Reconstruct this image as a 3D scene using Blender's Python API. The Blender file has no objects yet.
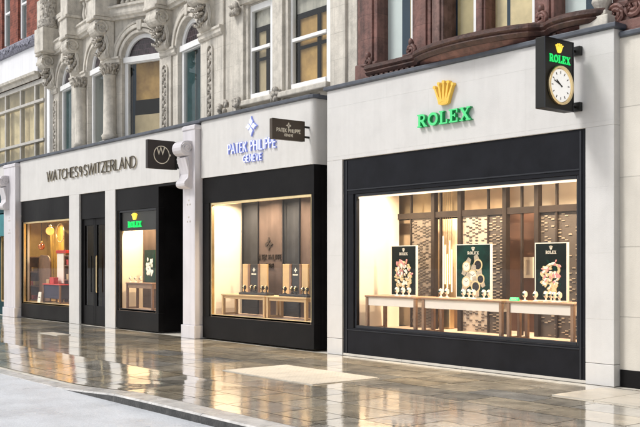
import bpy, math, random
from mathutils import Matrix, Vector
random.seed(11)
SC = bpy.context.scene
COL = SC.collection
PI = math.pi

# ------------------------------------------------------------------ camera model (metres; facade line is y = 0, street is y < 0)
D, EYE, FPX = 10.6, 1.6, 950.0
CA = math.radians(38.9); cc, ss = math.cos(CA), math.sin(CA)
def _t(px, Y): return (D + Y) / (ss + (px - 320) / FPX * cc)
def X(px, Y=0.0):
    return _t(px, Y) * (-cc + (px - 320) / FPX * ss)
def Z(px, py, Y=0.0):
    return EYE + _t(px, Y) * (262.5 - py) / FPX

# ------------------------------------------------------------------ materials
def _n(nt, t, **kw):
    n = nt.nodes.new(t)
    for k, v in kw.items(): setattr(n, k, v)
    return n
def M(name, col, rough=0.5, metal=0.0, var=0.12, scale=2.5, bump=0.0, bscale=30.0, col2=None, streak=0.0,
      brick=None, spec=0.5, emit=None, estr=0.0, coat=0.0, rvar=0.0, dirt=None, island=0.0, detail=6.0):
    m = bpy.data.materials.new(name); m.use_nodes = True
    nt = m.node_tree; nt.nodes.clear(); L = nt.links.new
    out = _n(nt, 'ShaderNodeOutputMaterial'); b = _n(nt, 'ShaderNodeBsdfPrincipled')
    L(b.outputs[0], out.inputs[0])
    b.inputs['Roughness'].default_value = rough; b.inputs['Metallic'].default_value = metal
    b.inputs['Specular IOR Level'].default_value = spec
    b.inputs['Coat Weight'].default_value = coat; b.inputs['Coat Roughness'].default_value = 0.08
    g = _n(nt, 'ShaderNodeNewGeometry')
    nz = _n(nt, 'ShaderNodeTexNoise'); nz.inputs['Scale'].default_value = scale; nz.inputs['Detail'].default_value = detail
    nz.inputs['Roughness'].default_value = 0.62
    L(g.outputs['Position'], nz.inputs['Vector'])
    r = _n(nt, 'ShaderNodeValToRGB'); e = r.color_ramp.elements
    c2 = col2 if col2 else tuple(min(1, c * (1 + var)) for c in col); c1 = col if col2 else tuple(c * (1 - var) for c in col)
    e[0].position = 0.3; e[1].position = 0.7; e[0].color = (*c1, 1); e[1].color = (*c2, 1)
    L(nz.outputs['Fac'], r.inputs[0]); cur = r.outputs[0]
    def mul(a, fac_out, lo, hi, p0=0.35, p1=0.65):
        q = _n(nt, 'ShaderNodeMapRange'); q.inputs[1].default_value = p0; q.inputs[2].default_value = p1
        q.inputs[3].default_value = lo; q.inputs[4].default_value = hi; L(fac_out, q.inputs[0])
        mx = _n(nt, 'ShaderNodeMix', data_type='RGBA', blend_type='MULTIPLY'); mx.inputs[0].default_value = 1
        L(a, mx.inputs[6]); L(q.outputs[0], mx.inputs[7]); return mx.outputs[2]
    if streak:
        mp = _n(nt, 'ShaderNodeMapping'); mp.inputs['Scale'].default_value = (5, 5, 0.35); L(g.outputs['Position'], mp.inputs[0])
        n2 = _n(nt, 'ShaderNodeTexNoise'); n2.inputs['Scale'].default_value = 1.6; n2.inputs['Detail'].default_value = 5; L(mp.outputs[0], n2.inputs['Vector'])
        cur = mul(cur, n2.outputs['Fac'], 1 - streak, 1.0, 0.36, 0.56)
    if dirt:                                  # (strength, scale): blotchy grime with a shape of its own
        n3 = _n(nt, 'ShaderNodeTexNoise'); n3.inputs['Scale'].default_value = dirt[1]; n3.inputs['Detail'].default_value = 9
        n3.inputs['Roughness'].default_value = 0.72; L(g.outputs['Position'], n3.inputs['Vector'])
        cur = mul(cur, n3.outputs['Fac'], 1 - dirt[0], 1.0, 0.38, 0.54)
    if island:
        cur = mul(cur, g.outputs['Random Per Island'], 1 - island, 1 + island, 0.0, 1.0)
    hgt = None
    if brick:                                 # (width, row height, mortar size, mortar brightness factor, brick tone variation)
        sx = _n(nt, 'ShaderNodeSeparateXYZ'); L(g.outputs['Position'], sx.inputs[0])
        ad = _n(nt, 'ShaderNodeMath', operation='ADD'); L(sx.outputs[0], ad.inputs[0]); L(sx.outputs[1], ad.inputs[1])
        cb = _n(nt, 'ShaderNodeCombineXYZ'); L(ad.outputs[0], cb.inputs[0]); L(sx.outputs[2], cb.inputs[1])
        bt = _n(nt, 'ShaderNodeTexBrick'); L(cb.outputs[0], bt.inputs['Vector'])
        bt.inputs['Scale'].default_value = 1; bt.inputs['Brick Width'].default_value = brick[0]; bt.inputs['Row Height'].default_value = brick[1]
        bt.inputs['Mortar Size'].default_value = brick[2]; bt.inputs['Mortar Smooth'].default_value = 0.2
        v = brick[4]; bt.inputs['Color1'].default_value = (1 - v, 1 - v, 1 - v, 1); bt.inputs['Color2'].default_value = (1 + v, 1 + v, 1 + v, 1)
        mo = brick[3]; bt.inputs['Mortar'].default_value = (mo, mo, mo, 1)
        mx = _n(nt, 'ShaderNodeMix', data_type='RGBA', blend_type='MULTIPLY'); mx.inputs[0].default_value = 1
        L(cur, mx.inputs[6]); L(bt.outputs['Color'], mx.inputs[7]); cur = mx.outputs[2]
        hgt = bt.outputs['Fac']
    L(cur, b.inputs['Base Color'])
    if rvar:
        n4 = _n(nt, 'ShaderNodeTexNoise'); n4.inputs['Scale'].default_value = 1.1; n4.inputs['Detail'].default_value = 6; L(g.outputs['Position'], n4.inputs['Vector'])
        q = _n(nt, 'ShaderNodeMapRange'); q.inputs[1].default_value = 0.35; q.inputs[2].default_value = 0.65
        q.inputs[3].default_value = max(0.02, rough - rvar); q.inputs[4].default_value = rough + rvar; L(n4.outputs['Fac'], q.inputs[0]); L(q.outputs[0], b.inputs['Roughness'])
    nrm = None
    if bump:
        n5 = _n(nt, 'ShaderNodeTexNoise'); n5.inputs['Scale'].default_value = bscale; n5.inputs['Detail'].default_value = 5; L(g.outputs['Position'], n5.inputs['Vector'])
        bp = _n(nt, 'ShaderNodeBump'); bp.inputs['Strength'].default_value = min(1, bump); bp.inputs['Distance'].default_value = 0.02 if bump <= 1 else 0.02 * bump
        L(n5.outputs['Fac'], bp.inputs['Height']); nrm = bp.outputs[0]
    if hgt is not None:
        b2 = _n(nt, 'ShaderNodeBump'); b2.invert = True; b2.inputs['Strength'].default_value = 0.5; b2.inputs['Distance'].default_value = 0.006
        L(hgt, b2.inputs['Height'])
        if nrm is not None: L(nrm, b2.inputs['Normal'])
        nrm = b2.outputs[0]
    if nrm is not None: L(nrm, b.inputs['Normal'])
    if emit:
        b.inputs['Emission Color'].default_value = (*emit, 1); b.inputs['Emission Strength'].default_value = estr
    return m
def glass(name, tint=(1, 1, 1), ior=1.5, scl=1.0):
    m = bpy.data.materials.new(name); m.use_nodes = True; nt = m.node_tree; nt.nodes.clear(); L = nt.links.new
    out = _n(nt, 'ShaderNodeOutputMaterial'); mx = _n(nt, 'ShaderNodeMixShader'); tr = _n(nt, 'ShaderNodeBsdfTransparent'); gl = _n(nt, 'ShaderNodeBsdfGlossy')
    tr.inputs[0].default_value = (*tint, 1); gl.inputs['Roughness'].default_value = 0.01
    fr = _n(nt, 'ShaderNodeFresnel'); fr.inputs[0].default_value = ior
    mu = _n(nt, 'ShaderNodeMath', operation='MULTIPLY'); mu.inputs[1].default_value = scl
    g = _n(nt, 'ShaderNodeNewGeometry'); iv = _n(nt, 'ShaderNodeMath', operation='SUBTRACT'); iv.inputs[0].default_value = 1; L(g.outputs['Backfacing'], iv.inputs[1])
    m2 = _n(nt, 'ShaderNodeMath', operation='MULTIPLY'); L(fr.outputs[0], m2.inputs[0]); L(iv.outputs[0], m2.inputs[1]); L(m2.outputs[0], mu.inputs[0]); L(mu.outputs[0], mx.inputs[0]); L(tr.outputs[0], mx.inputs[1]); L(gl.outputs[0], mx.inputs[2]); L(mx.outputs[0], out.inputs[0])
    return m

MAT = dict(
    fascia=M('pale_limestone', (0.605, 0.595, 0.58), 0.62, var=0.04, scale=1.4, streak=0.03, dirt=(0.05, 1.5), brick=(1.9, 0.86, 0.003, 0.93, 0.015), bump=0.12, bscale=60),
    fascia_smooth=M('pale_render', (0.61, 0.597, 0.575), 0.6, var=0.04, scale=1.8, streak=0.04, dirt=(0.05, 1.5), bump=0.1, bscale=50),
    pier=M('lilac_white_paint', (0.64, 0.615, 0.635), 0.45, var=0.05, scale=2, streak=0.1, bump=0.06, bscale=40),
    buff=M('buff_stone_block', (0.62, 0.585, 0.52), 0.65, var=0.07, scale=1.4, streak=0.06, brick=(1.3, 0.9, 0.006, 0.7, 0.03), bump=0.15, bscale=60),
    portland=M('weathered_stone', (0.6, 0.56, 0.49), 0.8, var=0.12, scale=2.2, streak=0.24, dirt=(0.16, 3.0), brick=(0.95, 0.48, 0.005, 0.8, 0.05), bump=0.35, bscale=26),
    moulding=M('weathered_stone_moulding', (0.6, 0.56, 0.49), 0.8, var=0.14, scale=4, streak=0.2, dirt=(0.2, 5.0), bump=0.35, bscale=30),
    carved=M('carved_stone', (0.5, 0.46, 0.4), 0.85, var=0.2, scale=9, dirt=(0.6, 13.0), bump=0.7, bscale=26),
    brick=M('red_brick', (0.2, 0.06, 0.038), 0.85, var=0.2, scale=5, dirt=(0.4, 5), brick=(0.225, 0.075, 0.007, 1.5, 0.25), bump=0.3, bscale=60),
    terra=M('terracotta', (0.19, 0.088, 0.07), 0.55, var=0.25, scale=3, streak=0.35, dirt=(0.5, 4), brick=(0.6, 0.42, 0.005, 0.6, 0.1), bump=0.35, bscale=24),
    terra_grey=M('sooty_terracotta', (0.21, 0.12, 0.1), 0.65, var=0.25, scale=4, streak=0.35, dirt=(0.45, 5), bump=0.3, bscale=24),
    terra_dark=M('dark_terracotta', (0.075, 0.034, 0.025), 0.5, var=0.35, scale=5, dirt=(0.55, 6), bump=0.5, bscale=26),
    lead=M('lead_sheet', (0.07, 0.08, 0.1), 0.5, var=0.25, scale=6, bump=0.3, bscale=14, rvar=0.12),
    lead_orn=M('ornamented_lead', (0.25, 0.25, 0.31), 0.6, var=0.4, scale=12, dirt=(0.6, 14), bump=1.0, bscale=24),
    navy=M('navy_black_cladding', (0.0095, 0.0102, 0.0135), 0.45, spec=0.12, var=0.3, scale=2.2, bump=0.08, bscale=12, rvar=0.1),
    black=M('black_cladding', (0.009, 0.0085, 0.009), 0.42, spec=0.1, var=0.3, scale=2.2, bump=0.08, bscale=12, rvar=0.1),
    trim=M('dark_metal_trim', (0.02, 0.022, 0.028), 0.3, metal=0.4, var=0.2),
    white=M('white_gloss_paint', (0.8, 0.8, 0.79), 0.4, var=0.05, scale=4, streak=0.05),
    whitefas=M('white_fascia_board', (0.76, 0.76, 0.78), 0.5, var=0.03, scale=2, streak=0.05),
    greyframe=M('stone_grey_paint', (0.5, 0.475, 0.43), 0.5, var=0.1, scale=5, streak=0.15),
    teal=M('teal_paint', (0.2, 0.42, 0.45), 0.5, var=0.2, scale=3),
    tealdark=M('dark_teal', (0.015, 0.05, 0.058), 0.6, spec=0.1, var=0.3),
    awn=M('teal_awning_cloth', (0.045, 0.2, 0.22), 0.8, var=0.12, scale=5),
    paleblue=M('pale_blue_lining', (0.74, 0.8, 0.8), 0.5, var=0.05, scale=2),
    bluedark=M('dark_blue_sash', (0.015, 0.04, 0.07), 0.5, spec=0.15, var=0.2),
    dark=M('dark_interior', (0.009, 0.009, 0.009), 0.9, spec=0.03, var=0.3),
    tan=M('tan_backing', (0.5, 0.39, 0.24), 0.8, var=0.22, scale=1.6),  # in the upper windows, stands in for golden-brown reflections
    olive=M('olive_backing', (0.5, 0.4, 0.21), 0.8, var=0.18, scale=2),
    curtain=M('pleated_curtain', (0.8, 0.64, 0.38), 0.85, var=0.2, scale=3),
    ochre=M('ochre_reflection', (0.2, 0.1, 0.03), 0.7, scale=1.6, col2=(0.66, 0.4, 0.13)),  # ochre-brown noise stands in for the warm reflection in the glass
    plaster=M('display_plaster', (0.8, 0.71, 0.58), 0.7, var=0.03, scale=2),
    gold=M('brushed_gold', (0.95, 0.74, 0.42), 0.3, metal=1, var=0.1, scale=8),
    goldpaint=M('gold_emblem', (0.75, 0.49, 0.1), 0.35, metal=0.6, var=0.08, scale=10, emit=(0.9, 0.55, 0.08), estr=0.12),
    bronze=M('bronze_lettering', (0.07, 0.055, 0.04), 0.35, metal=0.6, var=0.15),
    bronze_sign=M('brown_sign_enamel', (0.062, 0.045, 0.03), 0.5, var=0.12),
    cream=M('cream_lettering', (0.75, 0.7, 0.58), 0.5, var=0.03),
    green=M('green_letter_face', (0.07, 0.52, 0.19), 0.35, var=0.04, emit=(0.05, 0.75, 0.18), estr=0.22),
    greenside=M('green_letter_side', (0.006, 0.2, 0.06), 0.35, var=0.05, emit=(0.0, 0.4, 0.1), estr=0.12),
    greenlit=M('lit_green_lettering', (0.02, 0.5, 0.12), 0.4, var=0.03, emit=(0.01, 0.85, 0.16), estr=0.6),
    goldlit=M('lit_gold_emblem', (0.7, 0.5, 0.1), 0.4, var=0.03, emit=(1.0, 0.68, 0.06), estr=0.75),
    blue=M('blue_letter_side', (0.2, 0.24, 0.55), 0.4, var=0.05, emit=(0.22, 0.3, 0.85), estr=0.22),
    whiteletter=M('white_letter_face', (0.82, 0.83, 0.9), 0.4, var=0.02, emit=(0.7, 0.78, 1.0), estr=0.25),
    signblack=M('black_sign_case', (0.012, 0.012, 0.011), 0.38, var=0.2, spec=0.3, rvar=0.08),
    dial=M('white_clock_dial', (0.85, 0.85, 0.84), 0.35, var=0.01, emit=(1, 0.98, 0.92), estr=0.35),
    oak=M('warm_oak', (0.25, 0.145, 0.08), 0.45, var=0.22, scale=7, bump=0.06),
    walnut=M('walnut', (0.17, 0.09, 0.052), 0.45, var=0.25, scale=6, bump=0.05),
    palepanel=M('pale_apron_board', (0.68, 0.62, 0.54), 0.5, var=0.04),
    poster_dark=M('dark_green_poster', (0.0015, 0.007, 0.0055), 0.5, spec=0.15, var=0.4, scale=5),
    poster_green=M('green_poster', (0.0015, 0.028, 0.02), 0.5, spec=0.15, var=0.7, scale=4),
    pink=M('pink_print', (0.58, 0.24, 0.22), 0.5, var=0.25, scale=30),
    yellowp=M('cream_yellow_print', (0.66, 0.5, 0.26), 0.5, var=0.25, scale=40),
    steelp=M('silver_print', (0.42, 0.35, 0.25), 0.4, var=0.35, scale=40),
    ivory=M('ivory_leather', (0.8, 0.74, 0.62), 0.5, var=0.04),
    steel=M('polished_steel', (0.6, 0.58, 0.55), 0.2, metal=1, var=0.1, scale=30),
    mesh=M('taupe_screen', (0.19, 0.155, 0.125), 0.5, var=0.15, scale=2),
    mesh2=M('pale_taupe_screen', (0.36, 0.3, 0.235), 0.5, var=0.12, scale=2),
    meshdark=M('umber_screen', (0.06, 0.047, 0.038), 0.45, var=0.2, scale=2),
    latdark=M('dark_lattice_slip', (0.06, 0.048, 0.04), 0.4, var=0.4, scale=9),
    latlight=M('champagne_lattice_slip', (0.38, 0.31, 0.23), 0.4, metal=0.5, var=0.3, scale=9),
    floorwood=M('pinkish_floor_board', (0.46, 0.34, 0.26), 0.5, var=0.1, scale=4),
    signbrown=M('near_black_brown_enamel', (0.022, 0.016, 0.013), 0.45, var=0.12),
    darkwood=M('dark_stained_wood', (0.028, 0.02, 0.016), 0.4, spec=0.25, var=0.25, scale=5),
    brownwall=M('brown_wall_panel', (0.11, 0.055, 0.037), 0.5, var=0.2, scale=2),
    brownleather=M('brown_leather_panel', (0.085, 0.06, 0.05), 0.6, spec=0.15, var=0.2, scale=2, streak=0.15),
    slate=M('slate_grey_panel', (0.032, 0.033, 0.037), 0.6, spec=0.15, var=0.25, scale=3, streak=0.2),
    sand=M('sand_curtain', (0.62, 0.46, 0.3), 0.8, var=0.1, scale=3),
    goldboard=M('pale_gold_board', (0.46, 0.31, 0.15), 0.5, var=0.08, scale=5),
    blackboard=M('black_board', (0.02, 0.018, 0.017), 0.4, var=0.2),
    mustard=M('mustard_backdrop', (0.36, 0.25, 0.1), 0.65, var=0.3, scale=1.8),
    yellowcloth=M('yellow_drape', (0.34, 0.21, 0.035), 0.75, var=0.2, scale=5),
    red=M('red_lacquer', (0.5, 0.025, 0.02), 0.35, var=0.15),
    navycloth=M('navy_cloth', (0.025, 0.02, 0.045), 0.8, var=0.25),
    copper=M('copper_globe', (0.72, 0.25, 0.1), 0.15, metal=1, var=0.1),
    brassglow=M('amber_lamp_globe', (0.9, 0.6, 0.2), 0.25, var=0.1, emit=(1.0, 0.5, 0.08), estr=0.9),
    crystal=M('crystal_bead', (0.35, 0.3, 0.22), 0.1, var=0.1, spec=0.9),
    lamp=M('downlight_lens', (0.9, 0.85, 0.75), 0.4, var=0.0, emit=(1.0, 0.83, 0.6), estr=6.0),
    ledstrip=M('lit_pelmet_strip', (0.85, 0.78, 0.66), 0.5, var=0.0, emit=(1.0, 0.8, 0.58), estr=0.9),
    rodlight=M('glowing_rod', (0.9, 0.7, 0.4), 0.4, var=0.0, emit=(1.0, 0.72, 0.35), estr=1.6),
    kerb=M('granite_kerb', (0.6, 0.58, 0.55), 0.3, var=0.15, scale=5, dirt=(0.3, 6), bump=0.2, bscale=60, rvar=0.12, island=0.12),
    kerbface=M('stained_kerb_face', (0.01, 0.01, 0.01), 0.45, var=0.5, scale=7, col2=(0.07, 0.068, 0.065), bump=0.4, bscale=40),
    grout=M('pale_joint', (0.6, 0.56, 0.48), 0.7, var=0.15, scale=4),
    panel=M('pale_stone_panel', (0.47, 0.44, 0.385), 0.45, var=0.07, scale=3, island=0.04, dirt=(0.1, 3.5), bump=0.25, bscale=70, rvar=0.14),
    road=M('wet_asphalt', (0.7, 0.72, 0.75), 0.34, var=0.13, scale=38, dirt=(0.12, 2.2), bump=0.3, bscale=70, rvar=0.1),
    foyer=M('mahogany_door', (0.05, 0.022, 0.015), 0.35, var=0.3, scale=3),
    window_glass=glass('shop_glass', scl=0.6),
    upper_glass=glass('sash_glass', tint=(0.93, 0.94, 0.93), scl=0.9),
    leaded=M('leaded_fanlight', (0.03, 0.02, 0.024), 0.22, var=0.5, scale=7, brick=(0.1, 0.12, 0.008, 2.6, 0.5)),
)
# wet sandstone slabs: per-slab colour and a film of water of uneven depth
def slab_material():
    m = M('wet_york_stone', (0.15, 0.118, 0.075), 0.12, var=0.1)
    nt = m.node_tree; L = nt.links.new; b = next(n for n in nt.nodes if n.type == 'BSDF_PRINCIPLED')
    g = next(n for n in nt.nodes if n.type == 'NEW_GEOMETRY')
    r = _n(nt, 'ShaderNodeValToRGB'); cr = r.color_ramp; cr.interpolation = 'LINEAR'
    cr.elements[0].color = (0.58, 0.49, 0.35, 1); cr.elements[1].color = (0.4, 0.41, 0.41, 1)
    for p, c in ((0.25, (0.62, 0.54, 0.41)), (0.5, (0.42, 0.4, 0.35)), (0.75, (0.69, 0.61, 0.47))):
        e = cr.elements.new(p); e.color = (*c, 1)
    L(g.outputs['Random Per Island'], r.inputs[0])
    n = _n(nt, 'ShaderNodeTexNoise'); n.inputs['Scale'].default_value = 3.5; n.inputs['Detail'].default_value = 8; n.inputs['Roughness'].default_value = 0.7; L(g.outputs['Position'], n.inputs['Vector'])
    q = _n(nt, 'ShaderNodeMapRange'); q.inputs[1].default_value = 0.35; q.inputs[2].default_value = 0.65; q.inputs[3].default_value = 0.6; q.inputs[4].default_value = 1.25; L(n.outputs['Fac'], q.inputs[0])
    mx = _n(nt, 'ShaderNodeMix', data_type='RGBA', blend_type='MULTIPLY'); mx.inputs[0].default_value = 1
    L(r.outputs[0], mx.inputs[6]); L(q.outputs[0], mx.inputs[7]); L(mx.outputs[2], b.inputs['Base Color'])
    w = _n(nt, 'ShaderNodeTexNoise'); w.inputs['Scale'].default_value = 0.9; w.inputs['Detail'].default_value = 7; w.inputs['Roughness'].default_value = 0.65; L(g.outputs['Position'], w.inputs['Vector'])
    q2 = _n(nt, 'ShaderNodeMapRange'); q2.inputs[1].default_value = 0.36; q2.inputs[2].default_value = 0.66; q2.inputs[3].default_value = 0.05; q2.inputs[4].default_value = 0.15; L(w.outputs['Fac'], q2.inputs[0])
    L(q2.outputs[0], b.inputs['Roughness'])
    b.inputs['Specular IOR Level'].default_value = 0.5; b.inputs['Coat IOR'].default_value = 1.6; q3 = _n(nt, 'ShaderNodeMapRange'); q3.inputs[1].default_value = .4; q3.inputs[2].default_value = .6; q3.inputs[3].default_value = 1.0; q3.inputs[4].default_value = .75; L(w.outputs['Fac'], q3.inputs[0]); L(q3.outputs[0], b.inputs['Coat Weight'])
    L(q2.outputs[0], b.inputs['Coat Roughness'])
    n2 = _n(nt, 'ShaderNodeTexNoise'); n2.inputs['Scale'].default_value = 9; n2.inputs['Detail'].default_value = 4; L(g.outputs['Position'], n2.inputs['Vector'])
    bp = _n(nt, 'ShaderNodeBump'); bp.inputs['Strength'].default_value = 0.35; bp.inputs['Distance'].default_value = 0.004; L(n2.outputs['Fac'], bp.inputs['Height']); L(bp.outputs[0], b.inputs['Normal']); L(bp.outputs[0], b.inputs['Coat Normal'])
    return m
MAT['slab'] = slab_material()

# ------------------------------------------------------------------ mesh builder
OFF = {}
class MB:
    def __init__(s, T=None): s.v = []; s.f = []; s.T = T
    def add(s, vs, fs):
        o = len(s.v)
        s.v += [tuple(s.T @ Vector(p)) if s.T else tuple(p) for p in vs]
        s.f += [tuple(i + o for i in f) for f in fs]; return s
    def box(s, x0, x1, y0, y1, z0, z1):
        if x0 > x1: x0, x1 = x1, x0
        if y0 > y1: y0, y1 = y1, y0
        if z0 > z1: z0, z1 = z1, z0
        return s.add([(x0,y0,z0),(x1,y0,z0),(x1,y1,z0),(x0,y1,z0),(x0,y0,z1),(x1,y0,z1),(x1,y1,z1),(x0,y1,z1)],
                     [(0,3,2,1),(4,5,6,7),(0,1,5,4),(1,2,6,5),(2,3,7,6),(3,0,4,7)])
    def prism(s, poly, ax, a0, a1):            # ax 'y': poly is (x,z); 'x': poly is (y,z); 'z': poly is (x,y)
        mk = {'y': lambda p, a: (p[0], a, p[1]), 'x': lambda p, a: (a, p[0], p[1]), 'z': lambda p, a: (p[0], p[1], a)}[ax]
        n = len(poly)
        return s.add([mk(p, a0) for p in poly] + [mk(p, a1) for p in poly],
                     [tuple(range(n - 1, -1, -1)), tuple(range(n, 2 * n))] + [(i, (i + 1) % n, n + (i + 1) % n, n + i) for i in range(n)])
    def strip(s, A, B, closed=False):          # quads between two point lists
        n = len(A); return s.add(list(A) + list(B), [(i, (i + 1) % n, n + (i + 1) % n, n + i) for i in range(n if closed else n - 1)])
    def tube(s, pts, r, k=8, closed=False):
        P = [Vector(p) for p in pts]; n = len(P); rings = []
        for i, p in enumerate(P):
            a = P[i - 1] if (i > 0 or closed) else p; b = P[(i + 1) % n] if (i < n - 1 or closed) else p
            d = (b - a).normalized(); up = Vector((0, 0, 1)) if abs(d.z) < 0.9 else Vector((0, 1, 0))
            u = d.cross(up).normalized(); w = u.cross(d); rr = r[i] if isinstance(r, (list, tuple)) else r
            rings += [p + (u * math.cos(2 * PI * j / k) + w * math.sin(2 * PI * j / k)) * rr for j in range(k)]
        fs = [(i * k + j, i * k + (j + 1) % k, ((i + 1) % n) * k + (j + 1) % k, ((i + 1) % n) * k + j) for i in range(n if closed else n - 1) for j in range(k)]
        if not closed: fs += [tuple(range(k - 1, -1, -1)), tuple(range((n - 1) * k, n * k))]
        return s.add(rings, fs)
    def lathe(s, prof, c, k=16):               # prof: (radius, z)
        n = len(prof); vs = [(c[0] + r * math.cos(2 * PI * j / k), c[1] + r * math.sin(2 * PI * j / k), c[2] + z) for r, z in prof for j in range(k)]
        fs = [(i * k + j, i * k + (j + 1) % k, (i + 1) * k + (j + 1) % k, (i + 1) * k + j) for i in range(n - 1) for j in range(k)]
        fs += [tuple(range(k - 1, -1, -1)), tuple(range((n - 1) * k, n * k))]
        return s.add(vs, fs)
    def blob(s, c, r, k=8, m=5, j=0.0):
        vs = [(c[0], c[1], c[2] + r[2])]
        for i in range(1, m):
            a = PI * i / m
            for q in range(k):
                b = 2 * PI * q / k; g = 1 + random.uniform(-j, j)
                vs.append((c[0] + r[0] * math.sin(a) * math.cos(b) * g, c[1] + r[1] * math.sin(a) * math.sin(b) * g, c[2] + r[2] * math.cos(a) * g))
        vs.append((c[0], c[1], c[2] - r[2])); e = len(vs) - 1
        fs = [(0, 1 + q, 1 + (q + 1) % k) for q in range(k)] + [(e, 1 + (m - 2) * k + (q + 1) % k, 1 + (m - 2) * k + q) for q in range(k)]
        fs += [(1 + i * k + q, 1 + (i + 1) * k + q, 1 + (i + 1) * k + (q + 1) % k, 1 + i * k + (q + 1) % k) for i in range(m - 2) for q in range(k)]
        return s.add(vs, fs)
    def sweep(s, prof, path, cap=True):        # prof: (outward, z) closed outline; path: plan points left to right, outward is the street side
        n = len(path); k = len(prof); rings = []
        for i, p in enumerate(path):
            ds = []
            if i > 0: ds.append(Vector((p[0] - path[i-1][0], p[1] - path[i-1][1])).normalized())
            if i < n - 1: ds.append(Vector((path[i+1][0] - p[0], path[i+1][1] - p[1])).normalized())
            ns = [Vector((d.y, -d.x)) for d in ds]
            nn = ns[0] if len(ns) == 1 else (ns[0] + ns[1]) / max(0.25, (1 + ns[0].dot(ns[1])))
            rings += [(p[0] + nn.x * o, p[1] + nn.y * o, z) for o, z in prof]
        fs = [(i * k + j, (i + 1) * k + j, (i + 1) * k + (j + 1) % k, i * k + (j + 1) % k) for i in range(n - 1) for j in range(k)]
        if cap: fs += [tuple(range(k)), tuple(range(n * k - 1, (n - 1) * k - 1, -1))]
        return s.add(rings, fs)
    def ribbon(s, pts, w, y0, y1, closed=False): # flat stroke in the x-z plane, extruded y0..y1
        n = len(pts); Lp, Rp = [], []
        for i, p in enumerate(pts):
            ds = []
            if i > 0 or closed: q = pts[i-1]; ds.append(Vector((p[0]-q[0], p[1]-q[1])).normalized())
            if i < n-1 or closed: q = pts[(i+1) % n]; ds.append(Vector((q[0]-p[0], q[1]-p[1])).normalized())
            ns = [Vector((-d.y, d.x)) for d in ds]
            nn = ns[0] if len(ns) == 1 else (ns[0] + ns[1]) / max(0.35, (1 + ns[0].dot(ns[1])))
            Lp.append((p[0] + nn.x * w/2, p[1] + nn.y * w/2)); Rp.append((p[0] - nn.x * w/2, p[1] - nn.y * w/2))
        vs = [(a[0], y0, a[1]) for a in Lp] + [(a[0], y0, a[1]) for a in Rp] + [(a[0], y1, a[1]) for a in Lp] + [(a[0], y1, a[1]) for a in Rp]
        fs = []
        for i in range(n if closed else n - 1):
            j = (i + 1) % n
            fs += [(i, n+i, n+j, j), (2*n+i, 2*n+j, 3*n+j, 3*n+i), (i, j, 2*n+j, 2*n+i), (n+i, 3*n+i, 3*n+j, n+j)]
        if not closed: fs += [(0, 2*n, 3*n, n), (n-1, 2*n-1, 4*n-1, 3*n-1)]
        return s.add(vs, fs)
    def build(s, name, mat, parent=None, bevel=0.0, smooth=False, seg=2):
        off = OFF.get(parent.name, Vector((0, 0, 0))) if parent else Vector((0, 0, 0))
        me = bpy.data.meshes.new(name); me.from_pydata([tuple(Vector(p) - off) for p in s.v], [], s.f)
        import bmesh
        bm = bmesh.new(); bm.from_mesh(me); bmesh.ops.recalc_face_normals(bm, faces=bm.faces); bm.to_mesh(me); bm.free()
        me.materials.append(MAT[mat] if isinstance(mat, str) else mat)
        o = bpy.data.objects.new(name, me); COL.objects.link(o)
        if parent: o.parent = parent; OFF[o.name] = off
        if bevel:
            md = o.modifiers.new('edge', 'BEVEL'); md.width = bevel; md.segments = seg; md.limit_method = 'ANGLE'; md.angle_limit = math.radians(40); md.use_clamp_overlap = True
        if smooth:
            for p in me.polygons: p.use_smooth = True
        return o
def thing(name, label, cat, loc=(0, 0, 0), group=None):
    o = bpy.data.objects.new(name, None); COL.objects.link(o); o.location = loc; o.empty_display_size = 0.2
    OFF[o.name] = Vector(loc); o['label'] = label; o['category'] = cat
    if group: o['group'] = group
    return o
def structure(o): o['kind'] = 'structure'; return o
def copy_thing(r, loc, label):
    c = r.copy(); COL.objects.link(c); c.location = loc; c['label'] = label
    for ch in [o for o in bpy.data.objects if o.parent == r]:
        d = ch.copy(); COL.objects.link(d); d.parent = c
        for g in [o for o in bpy.data.objects if o.parent == ch]:
            e = g.copy(); COL.objects.link(e); e.parent = d
    return c
def frame(ox, oy, deg): return Matrix.Translation((ox, oy, 0)) @ Matrix.Rotation(math.radians(deg), 4, 'Z')
def arc(cx, cy, rx, ry, a0, a1, n=10): return [(cx + rx * math.cos(math.radians(a0 + (a1 - a0) * i / n)), cy + ry * math.sin(math.radians(a0 + (a1 - a0) * i / n))) for i in range(n + 1)]

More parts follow.
